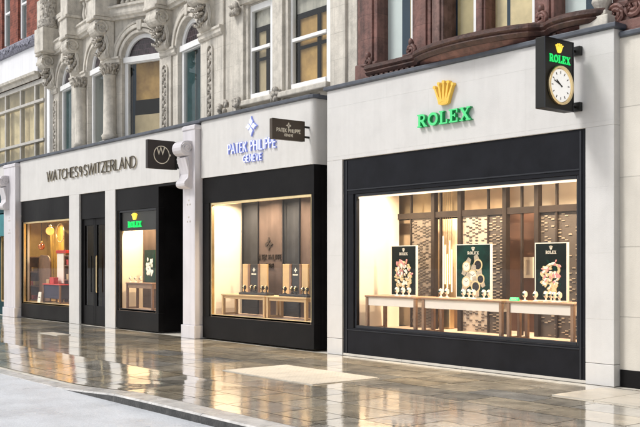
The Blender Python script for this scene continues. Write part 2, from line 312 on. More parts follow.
# ------------------------------------------------------------------ lettering drawn as strokes (unit cap height)
def loop(cx, cy, rx, ry, n=20): return ('c', [(cx + rx * math.cos(2 * PI * i / n), cy + ry * math.sin(2 * PI * i / n)) for i in range(n)])
GLY = {
 'W': (1.16, [[(0, 1), (.29, 0), (.58, 1), (.87, 0), (1.16, 1)]]), 'A': (.8, [[(0, 0), (.4, 1), (.8, 0)], [(.15, .33), (.65, .33)]]),
 'T': (.66, [[(0, 1), (.66, 1)], [(.33, 0), (.33, 1)]]), 'C': (.8, [arc(.45, .5, .45, .5, 45, 315, 14)]),
 'H': (.7, [[(0, 0), (0, 1)], [(.7, 0), (.7, 1)], [(0, .52), (.7, .52)]]), 'E': (.56, [[(.56, 1), (0, 1), (0, 0), (.56, 0)], [(0, .52), (.5, .52)]]),
 'S': (.6, [arc(.3, .75, .28, .25, 35, 270, 10)[:-1] + arc(.3, .25, .3, .25, 90, -145, 10)]), 'I': (.06, [[(.03, 0), (.03, 1)]]),
 'Z': (.66, [[(0, 1), (.66, 1), (0, 0), (.66, 0)]]), 'R': (.62, [[(0, 0), (0, 1), (.35, 1)] + arc(.35, .75, .25, .25, 80, -90, 8) + [(0, .5)], [(.3, .5), (.62, 0)]]),
 'L': (.52, [[(0, 1), (0, 0), (.52, 0)]]), 'N': (.72, [[(0, 0), (0, 1), (.72, 0), (.72, 1)]]), 'D': (.75, [[(0, 0), (0, 1), (.3, 1)] + arc(.3, .5, .45, .5, 80, -80, 10) + [(.3, 0), (0, 0)]]),
 'P': (.58, [[(0, 0), (0, 1), (.33, 1)] + arc(.33, .74, .26, .26, 80, -90, 8) + [(0, .48)]]), 'K': (.66, [[(0, 0), (0, 1)], [(.62, 1), (.02, .45)], [(.2, .6), (.66, 0)]]),
 'G': (.82, [arc(.45, .5, .45, .5, 45, 330, 14) + [(.84, .48), (.5, .48)]]),
 'V': (.78, [[(0, 1), (.39, 0), (.78, 1)]]), 'O': (.9, [loop(.45, .5, .45, .5)]), ' ': (.35, []),
 '%': (.75, [loop(.28, .68, .22, .26, 14), [(.5, .9), (.5, .2), (.36, -.06)], [(.5, .44), (.75, .44)]]),   # the small joined word between the two names
}
def text_width(s, gap): return sum(GLY[c][0] for c in s) + gap * (len(s) - 1)
def text(mb, s, x0, x1, z0, h, y0, y1, st, gap=0.22):
    sx = (x1 - x0) / text_width(s, gap); x = x0; q = 0
    for ch in s:
        w, strokes = GLY[ch]
        for k in strokes:
            cl = isinstance(k, tuple); pts = k[1] if cl else k
            mb.ribbon([(x + p[0] * sx, z0 + p[1] * h) for p in pts], st, y0 - q * 0.0004, y1, cl); q = (q + 1) % 4
        x += (w + gap) * sx
ROM = {   # heavy slab-serif capitals: (stroke width, points[, closed])
 'R': (1.0, [(.2, [(.24, 0), (.24, 1)]), (.09, [(.02, .045), (.47, .045)]), (.09, [(.02, .955), (.5, .955)]), (.14, [(.34, .93), (.5, .93)] + arc(.5, .71, .25, .22, 80, -80, 8) + [(.34, .49)]), (.2, [(.5, .48), (.82, .06)]), (.09, [(.7, .045), (1.02, .045)])]),
 'O': (1.0, [(.19, loop(.5, .5, .4, .41)[1], True)]),
 'L': (.86, [(.2, [(.24, 0), (.24, 1)]), (.09, [(.02, .955), (.46, .955)]), (.1, [(.02, .05), (.82, .05)]), (.1, [(.77, .03), (.77, .34)])]),
 'E': (.9, [(.2, [(.24, 0), (.24, 1)]), (.1, [(.02, .95), (.82, .95)]), (.1, [(.02, .05), (.84, .05)]), (.1, [(.3, .52), (.6, .52)]), (.09, [(.78, .98), (.78, .7)]), (.09, [(.8, .02), (.8, .32)]), (.08, [(.58, .66), (.58, .38)])]),
 'X': (1.05, [(.2, [(.2, .95), (.84, .05)]), (.1, [(.84, .95), (.2, .05)]), (.09, [(.02, .955), (.42, .955)]), (.09, [(.66, .955), (1.0, .955)]), (.09, [(.04, .045), (.38, .045)]), (.09, [(.62, .045), (1.04, .045)])]),
}
def roman(mb, s, x0, x1, z0, h, y0, y1, fat=1.0, gap=0.1):
    W = sum(ROM[c][0] for c in s) + gap * (len(s) - 1); sx = (x1 - x0) / W; x = x0; q = 0
    for ch in s:
        for k in ROM[ch][1]:
            mb.ribbon([(x + p[0] * sx, z0 + p[1] * h) for p in k[1]], k[0] * fat * (h + sx) / 2, y0 - (q % 6) * 0.0004, y1, len(k) > 2); q += 1
        x += (ROM[ch][0] + gap) * sx
def crown(mb, cx, z0, h, w, y0, y1):
    tips = [(-.47, .78), (-.25, .9), (0, .94), (.25, .9), (.47, .78)]
    bs = [-.23, -.12, 0, .12, .23]
    for i, (tx, tz) in enumerate(tips):
        b = bs[i]
        mb.prism([(cx + (b - .058) * w, z0 + .2 * h), (cx + (b + .058) * w, z0 + .2 * h), (cx + (tx + .035) * w, z0 + tz * h), (cx + (tx - .035) * w, z0 + tz * h)], 'y', y0 - i * .0005, y1)
        mb.prism([(cx + tx * w + .068 * w * math.cos(k * PI / 6), z0 + tz * h + .068 * w * math.sin(k * PI / 6)) for k in range(12)], 'y', y0 - .004 - i * .0004, y1)
    mb.prism([(cx + p[0] * w, z0 + p[1] * h) for p in [(-.31, .27), (0, .2), (.31, .27), (.25, .05), (.12, 0), (-.12, 0), (-.25, .05)]], 'y', y0 + .001, y1)
    mb.ribbon([(cx + .19 * w * math.cos(k * PI / 8), z0 + .11 * h + .055 * h * math.sin(k * PI / 8)) for k in range(16)], .035 * w, y0 - .004, y1, True)
def calatrava(mb, cx, cz, r, y0, y1):
    for k in range(4):
        a = k * PI / 2; e = Vector((math.cos(a), math.sin(a))); n = Vector((-e.y, e.x)); q = Vector((cx, cz))
        p = [q + e * .1 * r, q + e * .5 * r + n * .32 * r, q + e * .72 * r + n * .12 * r, q + e * r, q + e * .72 * r - n * .12 * r, q + e * .5 * r - n * .32 * r]
        mb.prism([tuple(v) for v in p], 'y', y0, y1)

# ================================================================== GROUND
KY = -5.28                                   # kerb line
def drop(x, y):                              # dropped kerb: pavement ramps down to the road at the far end
    a = min(1, max(0, (-10.3 - x) / 2.2)); b = min(1, max(0, (-3.6 - y) / 1.6)); return -0.098 * a * a * (3 - 2 * a) * b
RX0, RX1 = -75, 14
structure(MB().box(-260, 160, -170, KY - 0.001, -0.25, -0.1).build('road', 'road'))
bed = MB(); n = 240
ys = [0.9, -2, -3.5] + [-3.6 - .14 * i for i in range(12)] + [KY + .02]
for i in range(len(ys) - 1):
    A = [(RX0 + (RX1 - RX0) * k / n, ys[i], -0.006 + drop(RX0 + (RX1 - RX0) * k / n, ys[i])) for k in range(n + 1)]
    B = [(p[0], ys[i + 1], -0.012 + drop(p[0], ys[i + 1])) for p in A]
    bed.strip(A, B)
structure(bed.build('pavement_bed', 'grout'))
PANELS = [(-11.85, -9.7, -2.9, -1.72), (-7.15, -3.6, -1.25, -0.16), (-20.75, -19.8, -2.02, -1.7)]
sl = MB(); y = -0.03; row = 0
while y > KY + 0.32:
    hgt = random.choice([0.5, 0.58, 0.66, 0.75]); y1 = max(y - hgt, KY + 0.31)
    if y1 - (KY + 0.31) < 0.25: y1 = KY + 0.31
    x = RX0 + random.random()
    while x < RX1:
        w = random.choice([0.55, 0.7, 0.85, 1.0, 1.15]); xa, xb = x + .006, x + w - .006; ya, yb_ = y - .006, y1 + .006
        t = [random.uniform(-.0005, .0005) for _ in range(3)]
        def zc(px, py): return drop(px, py) + t[0] + t[1] * (px - xa) / w * 1.4 + t[2] * (py - ya) / hgt
        if True:
            sl.add([(xa, yb_, zc(xa, yb_)), (xb, yb_, zc(xb, yb_)), (xb, ya, zc(xb, ya)), (xa, ya, zc(xa, ya))], [(0, 1, 2, 3)])
        x += w
    y = y1; row += 1
structure(sl.build('pavement', 'slab'))
for pi, (a, b, c, d) in enumerate(PANELS):
    m = MB(); tl = .43 if pi != 1 else .62; nx_, ny_ = max(1, round((b - a) / tl)), max(1, round((d - c) / tl))
    for i in range(nx_):
        for j in range(ny_):
            xa, xb = a + (b - a) * i / nx_ + .003, a + (b - a) * (i + 1) / nx_ - .003; ya, yb_ = c + (d - c) * j / ny_ + .003, c + (d - c) * (j + 1) / ny_ - .003
            z = .01 + random.uniform(0, .0015); m.add([(xa, ya, z), (xb, ya, z), (xb, yb_, z), (xa, yb_, z), (xa, ya, -.01), (xb, ya, -.01), (xb, yb_, -.01), (xa, yb_, -.01)], [(0, 1, 2, 3), (0, 4, 5, 1), (1, 5, 6, 2), (2, 6, 7, 3), (3, 7, 4, 0)])
            if pi == 0:
                for u in range(6):
                    for v in range(6):
                        x_, y_ = xa + (xb - xa) * (u + .5) / 6, ya + (yb_ - ya) * (v + .5) / 6; r1, r2 = .012, .008
                        m.add([(x_ + r1 * math.cos(q * PI / 4), y_ + r1 * math.sin(q * PI / 4), z) for q in range(8)] + [(x_ + r2 * math.cos(q * PI / 4), y_ + r2 * math.sin(q * PI / 4), z + .0025) for q in range(8)],
                              [tuple(range(8, 16))] + [(q, (q + 1) % 8, 8 + (q + 1) % 8, 8 + q) for q in range(8)])
    structure(m.build('pavement_panel', 'panel'))
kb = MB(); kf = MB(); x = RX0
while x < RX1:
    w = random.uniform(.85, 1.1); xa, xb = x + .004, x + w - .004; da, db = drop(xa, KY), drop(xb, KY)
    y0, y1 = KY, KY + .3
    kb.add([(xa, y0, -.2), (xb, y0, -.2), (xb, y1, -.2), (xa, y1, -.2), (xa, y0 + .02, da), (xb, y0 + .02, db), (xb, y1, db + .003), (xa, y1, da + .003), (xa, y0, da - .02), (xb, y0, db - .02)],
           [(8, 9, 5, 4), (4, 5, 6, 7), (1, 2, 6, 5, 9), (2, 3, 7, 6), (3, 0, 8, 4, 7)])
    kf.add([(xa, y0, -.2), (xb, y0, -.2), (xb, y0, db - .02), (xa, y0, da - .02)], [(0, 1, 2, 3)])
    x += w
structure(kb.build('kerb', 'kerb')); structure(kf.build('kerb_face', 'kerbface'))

# ================================================================== shared pieces
ZT = 3.37                                   # head of the shopfront openings
def coping(path, z, parent, back=.45, out=.05):
    return MB().sweep([(-back, z + .14), (-.02, z + .085), (out, z + .07), (out, z + .01), (out - .03, z), (-back, z)], path).build('coping', 'lead', parent, bevel=.01)
def sash(parent, T, u0, u1, z0, z1, rail=None, fr=.09, y=.0, mat='white', lining='paleblue', backing='tan', dark='dark', depth=.5, boards=None, bars=()):
    """a window set in its opening: frame, pane, and the lining and blind seen through it"""
    w = MB(T); d = .1
    w.box(u0, u0 + fr, y, y + d, z0, z1); w.box(u1 - fr, u1, y, y + d, z0, z1)
    w.box(u0 + fr, u1 - fr, y - .03, y + d + .02, z0 - .002, z0 + fr); w.box(u0 + fr, u1 - fr, y, y + d, z1 - fr, z1)
    if rail: w.box(u0 + fr, u1 - fr, y - .015, y + d - .01, rail, rail + .07)
    for b in bars: w.box(u0 + fr, u1 - fr, y + .02, y + d - .02, b, b + .03)
    f = w.build('window', mat, parent, bevel=.008)
    MB(T).box(u0 + fr, u1 - fr, y + .05, y + .056, z0 + fr, z1 - fr).build('pane', 'upper_glass', f)
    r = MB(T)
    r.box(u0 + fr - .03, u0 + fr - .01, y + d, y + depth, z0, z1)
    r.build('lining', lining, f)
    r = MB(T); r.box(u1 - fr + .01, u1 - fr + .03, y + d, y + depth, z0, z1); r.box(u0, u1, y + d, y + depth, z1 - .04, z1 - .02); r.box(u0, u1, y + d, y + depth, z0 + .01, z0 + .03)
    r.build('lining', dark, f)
    if boards is None: boards = [(0, .28, dark), (.28, 1, backing)]
    for a, b, m in boards:
        MB(T).box(u0 + fr + (u1 - u0 - 2 * fr) * a, u0 + fr + (u1 - u0 - 2 * fr) * b, y + depth, y + depth + .03, z0, z1).build('backing', m, f)  # tan and ochre boards imitate the warm reflections in the panes
    return f
def display_room(parent, x0, x1, depth, z0, z1, wall='plaster', back=None, floor='floorwood', lid=.22):
    MB().box(x0 - .05, x0, .06, depth + .05, z0 - .03, z1 + lid).build('display_wall', wall, parent)
    MB().box(x1, x1 + .05, .06, depth + .05, z0 - .03, z1 + lid).build('display_wall', wall, parent)
    MB().box(x0, x1, .06, depth, z0 - .06, z0 - .01).build('display_floor', floor, parent)
    MB().box(x0, x1, .04, depth, z1 + lid, z1 + lid + .04).build('display_ceiling', 'plaster', parent)
    if back: MB().box(x0, x1, depth, depth + .04, z0 - .03, z1 + lid).build('display_back', back, parent)
def lamps(parent, xs, y, z, energy, size=.1, col=(1, .83, .63)):
    for x in xs:
        MB().lathe([(.05, -.012), (.05, 0)], (x, y, z), 14).build('downlight', 'lamp', parent)
        l = bpy.data.lights.new('display_lamp', 'AREA'); l.shape = 'DISK'; l.size = size; l.energy = energy; l.color = col; l.spread = math.radians(150)
        o = bpy.data.objects.new('display_lamp', l); COL.objects.link(o); o.location = (x, y, z - .02)
def framebox(mb, x0, x1, z0, z1, w, y0, y1):
    mb.box(x0, x0 + w, y0, y1, z0, z1); mb.box(x1 - w, x1, y0, y1, z0, z1); mb.box(x0 + w, x1 - w, y0, y1, z1 - w, z1); mb.box(x0 + w, x1 - w, y0, y1, z0, z0 + w)

# ================================================================== STONE BUILDING WITH ARCHED WINDOWS (far shop)
O2 = (-21.72, 0.2)
F12 = frame(*O2, -7); F3 = frame(*O2, 21)
P3 = (O2[0] + 1.84 * math.cos(math.radians(21)), O2[1] + 1.84 * math.sin(math.radians(21)))
F4 = frame(*P3, -6)
SB = thing('stone_building', 'ornate weathered stone building with round arched windows and scroll brackets above a cream shopfront', 'building', (-22.5, 0, 0))
def arch_wall(T, u0, u1, z0, z1, ops, th=.4):
    w = MB(T); u = u0
    for uc, r, sill, spr in ops:
        w.box(u, uc - r, 0, th, z0, z1); w.box(uc - r, uc + r, 0, th, z0, sill)
        w.prism([(uc - r, spr)] + arc(uc, spr, r, r, 180, 0, 20)[1:-1] + [(uc + r, spr), (uc + r, z1), (uc - r, z1)], 'y', 0, th); u = uc + r
    w.box(u, u1, 0, th, z0, z1)
    w.build('wall', 'portland', SB)
SPR, RA, SILL = 6.6, .61, 4.62
arch_wall(F12, -5.0, 0, 4.2, 7.7, [(-3.75, RA, SILL, SPR), (-1.1, RA, SILL, SPR)])
arch_wall(F3, 0, 1.84, 4.2, 7.7, [(1.0, RA, SILL, SPR)])
arch_wall(F4, 0, 2.9, 4.2, 7.7, [(1.17, RA, SILL, SPR)])
def arched_window(T, uc, lining, boards, depth=.3):
    y = .1
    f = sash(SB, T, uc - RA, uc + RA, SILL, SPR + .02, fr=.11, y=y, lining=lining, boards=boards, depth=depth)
    a = MB(T); a.box(uc - RA + .002, uc + RA - .002, y - .06, y + .12, SPR - .07, SPR + .07)
    a.ribbon(arc(uc, SPR, RA - .05, RA - .05, 176, 4, 24), .1, y - .005, y + .1)
    a.build('arch_frame', 'white', f, bevel=.008)
    MB(T).prism(arc(uc, SPR, RA - .06, RA - .06, 180, 0, 20), 'y', y + .05, y + .07).build('fanlight', 'leaded', f)
    m = MB(T)
    for rr, w_, o in ((RA + .05, .09, .045), (RA + .17, .1, .075), (RA + .29, .07, .04)):
        m.ribbon(arc(uc, SPR, rr, rr, 178, 2, 28), w_, -o, .02)
    m.prism([(uc - .06, SPR + RA + .05), (uc + .06, SPR + RA + .05), (uc + .09, SPR + RA + .3), (uc - .09, SPR + RA + .3)], 'y', -.09, .02)
    m.build('arch_moulding', 'moulding', SB, bevel=.015)
arched_window(F12, -3.75, 'teal', [(0, 1, 'tealdark')])
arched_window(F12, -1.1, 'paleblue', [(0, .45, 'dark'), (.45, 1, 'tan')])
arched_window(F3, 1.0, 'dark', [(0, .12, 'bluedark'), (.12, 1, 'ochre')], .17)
arched_window(F4, 1.17, 'teal', [(0, 1, 'tealdark')])
# blind halves low in the big window: bands of the reflection painted on boards
MB(F3).box(.6, 1.49, .245, .26, SILL, 5.25).build('backing', 'tan', SB)
MB(F3).box(.6, 1.49, .25, .262, 5.25, 5.62).build('backing', 'dark', SB)
def console(T, u, w=.5):
    a, b = u - w / 2, u + w / 2
    prof = [(.05, 7.58), (-.42, 7.58), (-.45, 7.52)] + [(-.27 + .19 * math.cos(q), 7.385 + .19 * math.sin(q)) for q in [math.radians(150 + 20 * i) for i in range(8)]] + \
           [(-.2, 7.12), (-.15, 7.0), (-.15, 6.9), (-.19, 6.82), (-.21, 6.74), (-.15, 6.67), (.05, 6.65)]
    c = MB(T).prism(prof, 'x', a, b)
    c.box(a - .04, b + .04, -.5, .04, 7.5801, 7.66)
    k = c.build('console', 'moulding', SB, bevel=.02)
    for x in (a, b):
        s = MB(T); pts = []
        for i in range(34):
            q = i / 33; r = .165 * (1 - q) + .02; an = math.radians(200 - 800 * q); pts.append((x, -.27 + r * math.cos(an), 7.385 + r * math.sin(an)))
        s.tube(pts, [.03 - .012 * i / 33 for i in range(34)], 6)
        s.tube([(x, -.15, 7.2), (x, -.1, 7.0), (x, -.13, 6.82), (x, -.08, 6.7)], .02, 6)
        s.build('scroll', 'moulding', k, smooth=True)
    l = MB(T)
    for tier, (zt_, zb_, n_, ww) in enumerate(((7.18, 6.72, 5, .42), (7.14, 6.92, 4, .34), (7.2, 7.04, 6, .44))):
        for i in range(n_):
            x = u - ww / 2 + ww * (i + .5) / n_; o_ = .03 * tier; m_ = abs(i - (n_ - 1) / 2) / n_; zb2 = zb_ + .16 * m_; dz = zt_ - zb2
            l.tube([(x, -.17 - o_, zt_), (x, -.17 - o_, zt_ - dz * .4), (x, -.2 - o_, zt_ - dz * .75), (x, -.26 - o_, zb2 + .02), (x, -.31 - o_, zb2), (x, -.32 - o_, zb2 + .035), (x, -.29 - o_, zb2 + .05)], [.028, .036, .04, .038, .03, .022, .012], 7)
    l.build('leaf_carving', 'carved', k, smooth=True)
    p = MB(T); p.box(a - .06, b + .06, -.46, .1, 7.66, 8.12); p.box(a - .1, b + .1, -.5, .1, 8.12, 8.2)
    p.box(a - .06, b + .06, -.44, .1, 8.2, 9.2); p.build('pedestal', 'moulding', SB, bevel=.015)
for T, u in ((F12, -4.72), (F12, -2.4), (F12, -.08), (frame(P3[0], P3[1] - .02, 0), 0.0), (F4, 2.25)): console(T, u)
cor = [(0, 7.585), (.1, 7.585), (.12, 7.63), (.17, 7.66), (.19, 7.72), (.19, 7.84), (.23, 7.86), (.23, 7.91), (0, 7.91)]
def L(T, u, y=0): v = T @ Vector((u, y, 0)); return (v.x, v.y)
MB().sweep(cor, [L(F12, -5.0), O2, P3, L(F4, 2.9)]).build('cornice', 'moulding', SB)
# impost bands, half columns, carved strips
im = [(0, 6.5), (.03, 6.5), (.07, 6.55), (.07, 6.62), (.1, 6.64), (.1, 6.69), (0, 6.69)]
for path in ([L(F12, -5.0), L(F12, -4.4)], [L(F12, -3.1), L(F12, -1.74)], [L(F12, -.46), O2, L(F3, .36)], [L(F3, 1.63), P3, L(F4, .53)], [L(F4, 1.8), L(F4, 2.9)]): MB().sweep(im, path).build('impost_band', 'moulding', SB)
for T, u in ((F12, -1.98), (F3, .08)):
    x, yv = L(T, u, -.1)
    k = MB().lathe([(.19, 4.64), (.19, 4.7), (.21, 4.73), (.16, 4.8), (.155, 5.5), (.14, 6.2), (.17, 6.22), (.15, 6.25)], (x, yv, 0), 20).build('half_column', 'moulding', SB, smooth=True)
    q = MB().lathe([(.15, 6.25), (.17, 6.34), (.22, 6.46), (.25, 6.5)], (x, yv, 0), 12)
    for tier, (z0_, z1_, r0_) in enumerate(((6.25, 6.38, .16), (6.3, 6.48, .175))):
        for i in range(10):
            a = 2 * PI * (i + .5 * tier) / 10; ca, sa = math.cos(a), math.sin(a)
            q.tube([(x + r_ * ca, yv + r_ * sa, z_) for r_, z_ in ((r0_, z0_), (r0_ + .015, (z0_ + z1_) / 2), (r0_ + .05, z1_ - .01), (r0_ + .085, z1_), (r0_ + .09, z1_ - .03))], [.026, .034, .032, .022, .012], 6)
    q.build('capital', 'carved', k, smooth=True)
def carved_strip(T, u, z0, z1, w=.2, par=None, y=0):
    r = MB(T)
    pts = [(u - w/2, z0 + w/2), (u - w/2, z1 - w/2)] + arc(u, z1 - w/2, w/2, w/2, 160, 20, 6) + [(u + w/2, z1 - w/2), (u + w/2, z0 + w/2)] + arc(u, z0 + w/2, w/2, w/2, -20, -160, 6)
    r.ribbon(pts, .035, y - .045, y + .01, True)
    o = r.build('panel_border', 'moulding', par, bevel=.008)
    d = MB(T).prism(pts, 'y', y - .004, y + .004); z = z0 + .12; i = 0
    while z < z1 - .1:
        sgn = 1 if i % 2 else -1
        d.blob((u + sgn * w * .18 + random.uniform(-.01, .01), y - .02, z), (w * .24, .035, random.uniform(.05, .075)), j=.3)
        d.blob((u - sgn * w * .25, y - .015, z + .03), (w * .12, .025, .035), j=.3); z += .095; i += 1
    d.build('carved_panel', 'carved', par, smooth=True)
PF = frame(P3[0], P3[1] - .05, 0)
MB(PF).box(-.27, .27, -.03, .3, 4.3, 6.5).build('pilaster', 'moulding', SB, bevel=.01)
carved_strip(PF, .02, 4.72, 6.32, .24, SB, -.03)
carved_strip(F4, 2.3, 4.72, 6.36, .26, SB); carved_strip(F12, -4.64, 4.72, 6.32, .26, SB)
# sill course, balustrade and the wall above
MB().sweep([(0, 4.5), (.1, 4.5), (.12, 4.6), (.0, 4.63)], [L(F12, -5.0), O2, P3, L(F4, 2.9)]).build('sill_course', 'moulding', SB)
for T, a, b in ((F12, -5.0, -.02), (F3, .02, 1.8), (F4, .05, 2.9)):
    m = MB(T); m.box(a, b, .3, .6, 7.7, 10.5); m.build('wall', 'portland', SB)
for T, a, b in ((F12, -4.4, -2.75), (F12, -2.05, -.4), (F3, .35, 1.5), (F4, .4, 1.9)):
    m = MB(T); m.box(a - .05, b + .05, -.12, .08, 8.55, 8.68); m.box(a - .05, b + .05, -.1, .08, 7.9105, 7.97); m.build('balustrade_rail', 'moulding', SB, bevel=.01)
    k = 7
    for i in range(k):
        x, yv = L(T, a + (b - a) * (i + .5) / k, -.02)
        MB().lathe([(.06, 7.97), (.06, 8.02), (.035, 8.05), (.07, 8.18), (.06, 8.26), (.03, 8.42), (.06, 8.48), (.06, 8.55)], (x, yv, 0), 10).build('baluster', 'moulding', SB, smooth=True)
# carved corner column beside the brick building
cx = X(47, .45); 
MB().box(cx - .32, cx + .3, .2, .9, 7.62, 8.3).build('corner_pedestal', 'moulding', SB, bevel=.02)
q = MB().lathe([(.3, 8.3), (.33, 8.36), (.27, 8.44), (.3, 8.52), (.23, 8.58), (.2, 10.4)], (cx, .5, 0), 14)
for i in range(150): a = random.uniform(-PI, 0); q.blob((cx + .2 * math.cos(a), .5 + .2 * math.sin(a), random.uniform(8.55, 9.9)), (.05, .04, .06), 6, 4, .3)
q.build('carved_column', 'carved', SB, smooth=True)
# --- ground floor
fx0, fx1 = -27.08, -17.62
MB().box(fx0, fx1, 0, .3, ZT, 4.53).build('fascia', 'fascia_smooth', SB, bevel=.006)
coping([(-28.1, 0), (-17.1, 0)], 4.53, SB, back=.35)
for a, b in ((69, 79), (105, 115)):
    MB().box(X(a), X(b), 0.0005, .25, 0, ZT).build('pier', 'fascia_smooth', SB, bevel=.006)
def lilac_pier(x0, x1, y, z1, cw):
    p = MB(); p.box(x0, x1, y, .3, .28, z1); p.box(x0 - .03, x1 + .03, y - .03, .3, 0, .28); p.box(x0 - .02, x1 + .02, y - .02, .3, z1 - .1, z1 - .02)
    o = p.build('pilaster', 'pier', SB, bevel=.012)
    u = x0 + cw / 2 + .02; a, b = u - cw / 2, u + cw / 2; yy = y
    zt, zb = 4.1, 3.16
    prof = [(yy + .02, zt + .06), (yy - .12, zt + .06)] + [(yy - .12 + .16 * math.cos(q), zt - .1 + .16 * math.sin(q)) for q in [math.radians(90 + 22 * i) for i in range(10)]] + \
           [(yy - .17, zt - .3), (yy - .11, zt - .5), (yy - .075, zb + .3), (yy - .1, zb + .22)] + [(yy - .1 + .09 * math.cos(q), zb + .1 + .09 * math.sin(q)) for q in [math.radians(120 + 30 * i) for i in range(6)]] + [(yy + .02, zb)]
    c = MB().prism(prof, 'x', a, b).build('console', 'pier', o, bevel=.015)
    for x in (a, b):
        s = MB(); s.tube([(x, yy - .12 + (.12 * (1 - i / 24) + .015) * math.cos(math.radians(180 - 30 * i)), zt - .1 + (.12 * (1 - i / 24) + .015) * math.sin(math.radians(180 - 30 * i))) for i in range(25)], .014, 6)
        s.tube([(x, yy - .11, zt - .28), (x, yy - .08, zt - .46), (x, yy - .08, zb + .24)], .014, 6)
        s.build('scroll', 'pier', c, smooth=True)
    d = MB()
    for zz in (2.86, 2.5):
        for dx, dz in ((0, .06), (-.05, -.03), (.05, -.03)): d.blob(((x0 + x1) / 2 + dx, y, zz + dz), (.022, .012, .022))
    d.build('boss', 'moulding', o, smooth=True)
lilac_pier(-17.63, -17.14, -.14, 4.5, .36)
lilac_pier(-28.0, -27.1, -.14, 4.5, .4)
def black_front(parent, x0, x1, gx0, gx1, gz0, gz1, mat, gold=None, y=.03, ztop=ZT):
    MB().box(x0, x1, y, y + .16, gz1 + .05, ztop).build('head_panel', mat, parent, bevel=.004)
    MB().box(x0, x1, y, y + .16, .03, gz0 - .05).build('stall_riser', mat, parent, bevel=.004)
    MB().box(x0, gx0 - .03, y + .002, y + .16, gz0 - .05, gz1 + .05).build('post', mat, parent, bevel=.004)
    MB().box(gx1 + .03, x1, y + .002, y + .16, gz0 - .05, gz1 + .05).build('post', mat, parent, bevel=.004)
    t = MB(); framebox(t, gx0 - .03, gx1 + .03, gz0 - .05, gz1 + .05, .05, y + .03, y + .1)
    f = t.build('display_window', gold or 'trim', parent, bevel=.004)
    MB().box(gx0 + .02, gx1 - .02, y + .07, y + .078, gz0, gz1).build('pane', 'window_glass', f)
    return f
black_front(SB, X(20.3), X(69), X(21.5), X(68.3), .47, 2.72, 'black', 'gold')
wx0, wx1 = X(115), X(157.3)
black_front(SB, wx0, wx1, X(117), X(154), .5, 2.8, 'black')
# recessed entrance
MB().box(wx1 - .12, wx1, .19, 1.6, .02, ZT).build('entrance_wall', 'black', SB)
MB().box(wx1, -17.5, 1.45, 1.6, .02, ZT).build('entrance_back', 'black', SB)
MB().box(wx1, -17.55, .02, 1.6, ZT - .06, ZT).build('entrance_soffit', 'black', SB)
# dark double door
dx0, dx1 = X(79), X(105.2); dm = (dx0 + dx1) / 2
MB().box(dx0, dx1, .05, .2, 2.72, ZT).build('head_panel', 'black', SB)
def door_leaf(a, b, hx, hm):
    m = MB(); m.box(a, a + .09, .09, .15, .02, 2.72); m.box(b - .09, b, .09, .15, .02, 2.72)
    m.box(a + .09, b - .09, .09, .15, .02, .5); m.box(a + .09, b - .09, .09, .15, 2.55, 2.72)
    d = m.build('door', 'black', SB, bevel=.006)
    MB().box(a + .09, b - .09, .115, .123, .5, 2.55).build('pane', 'window_glass', d)
    MB().tube([(hx, .04, .85), (hx, .03, .87), (hx, .03, 1.75), (hx, .04, 1.77)], .018, 8).build('handle', hm, d)
door_leaf(dx0 + .06, dm - .005, dm - .1, 'signblack'); door_leaf(dm + .005, dx1 - .06, dm + .2, 'gold')
MB().box(dx0 + .1, dx1 - .1, .6, .64, 0, 2.8).build('lobby_panel', 'foyer', SB)
fr = MB(); fr.box(dx0, dx0 + .055, .06, .18, .02, 2.72); fr.box(dx1 - .055, dx1, .06, .18, .02, 2.72); fr.build('door_frame', 'black', SB)
# display rooms of the two windows
display_room(SB, X(21) - 1.7, X(68.8), 1.5, .47, 2.72, wall='mustard', back='mustard', floor='goldboard')
display_room(SB, X(116.6), X(154.6), .75, .5, 2.8, back='plaster')
lamps(SB, [-27.6, -26.4, -25.2, -24.2], .8, 2.86, 24, col=(1, .76, .42))
lamps(SB, [-20.6, -19.7], .4, 2.94, 38, col=(1, .74, .44))
MB().box(X(143.5, .7), X(156, .7), .69, .72, .5, 3.0).build('back_board', 'brownleather', SB)
MB().box(X(117), X(154), .12, .2, 2.36, 2.84).build('display_header', 'signblack', SB)
MB().box(-28.2, -17.1, .3, 5, 4.15, 4.4).build('unseen_floor_slab', 'dark', SB); MB().box(-28.2, -17.1, 5, 5.2, 0, 10.5).build('unseen_rear_wall', 'portland', SB)  # unseen slab and wall, added to keep sky light out of the rooms

# ================================================================== BRICK BUILDING (far left)
BB = thing('brick_building', 'red brick building with white sash windows over a gridded glazed bay at the far left', 'building', (-32, 0, 0))
yb = .7
zb_c0, zb_c1 = Z(20, 52.5, yb - .1), Z(20, 43, yb - .1)
zf0 = Z(20, 79, yb - .1)
bx1 = X(40, yb)
wins = [(X(2, yb), X(10, yb)), (X(18, yb), X(26.5, yb)), (X(-18, yb), X(-8, yb))]
wins.sort(); wb = MB(); u = -42
for a, b in wins: wb.box(u, a, yb, yb + .3, zb_c0, 11); u = b
wb.box(u, bx1, yb, yb + .3, zb_c0, 11); wb.build('wall', 'brick', BB)
for a, b in wins:
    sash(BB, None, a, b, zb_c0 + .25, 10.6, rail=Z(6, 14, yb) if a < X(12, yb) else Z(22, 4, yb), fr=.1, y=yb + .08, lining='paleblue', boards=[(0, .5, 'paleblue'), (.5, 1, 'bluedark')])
    MB().blob(((a + b) / 2 + .1, yb - .05, zb_c0 + .33), (.1, .08, .1), j=.3).build('sill_knob', 'brick', BB)
cp = MB().sweep([(-.2, zb_c1), (.12, zb_c1), (.16, zb_c1 - .05), (.16, zb_c0 + .08), (.1, zb_c0), (-.2, zb_c0)], [(-42, yb - .1), (bx1 + .4, yb - .1)])
x = -34
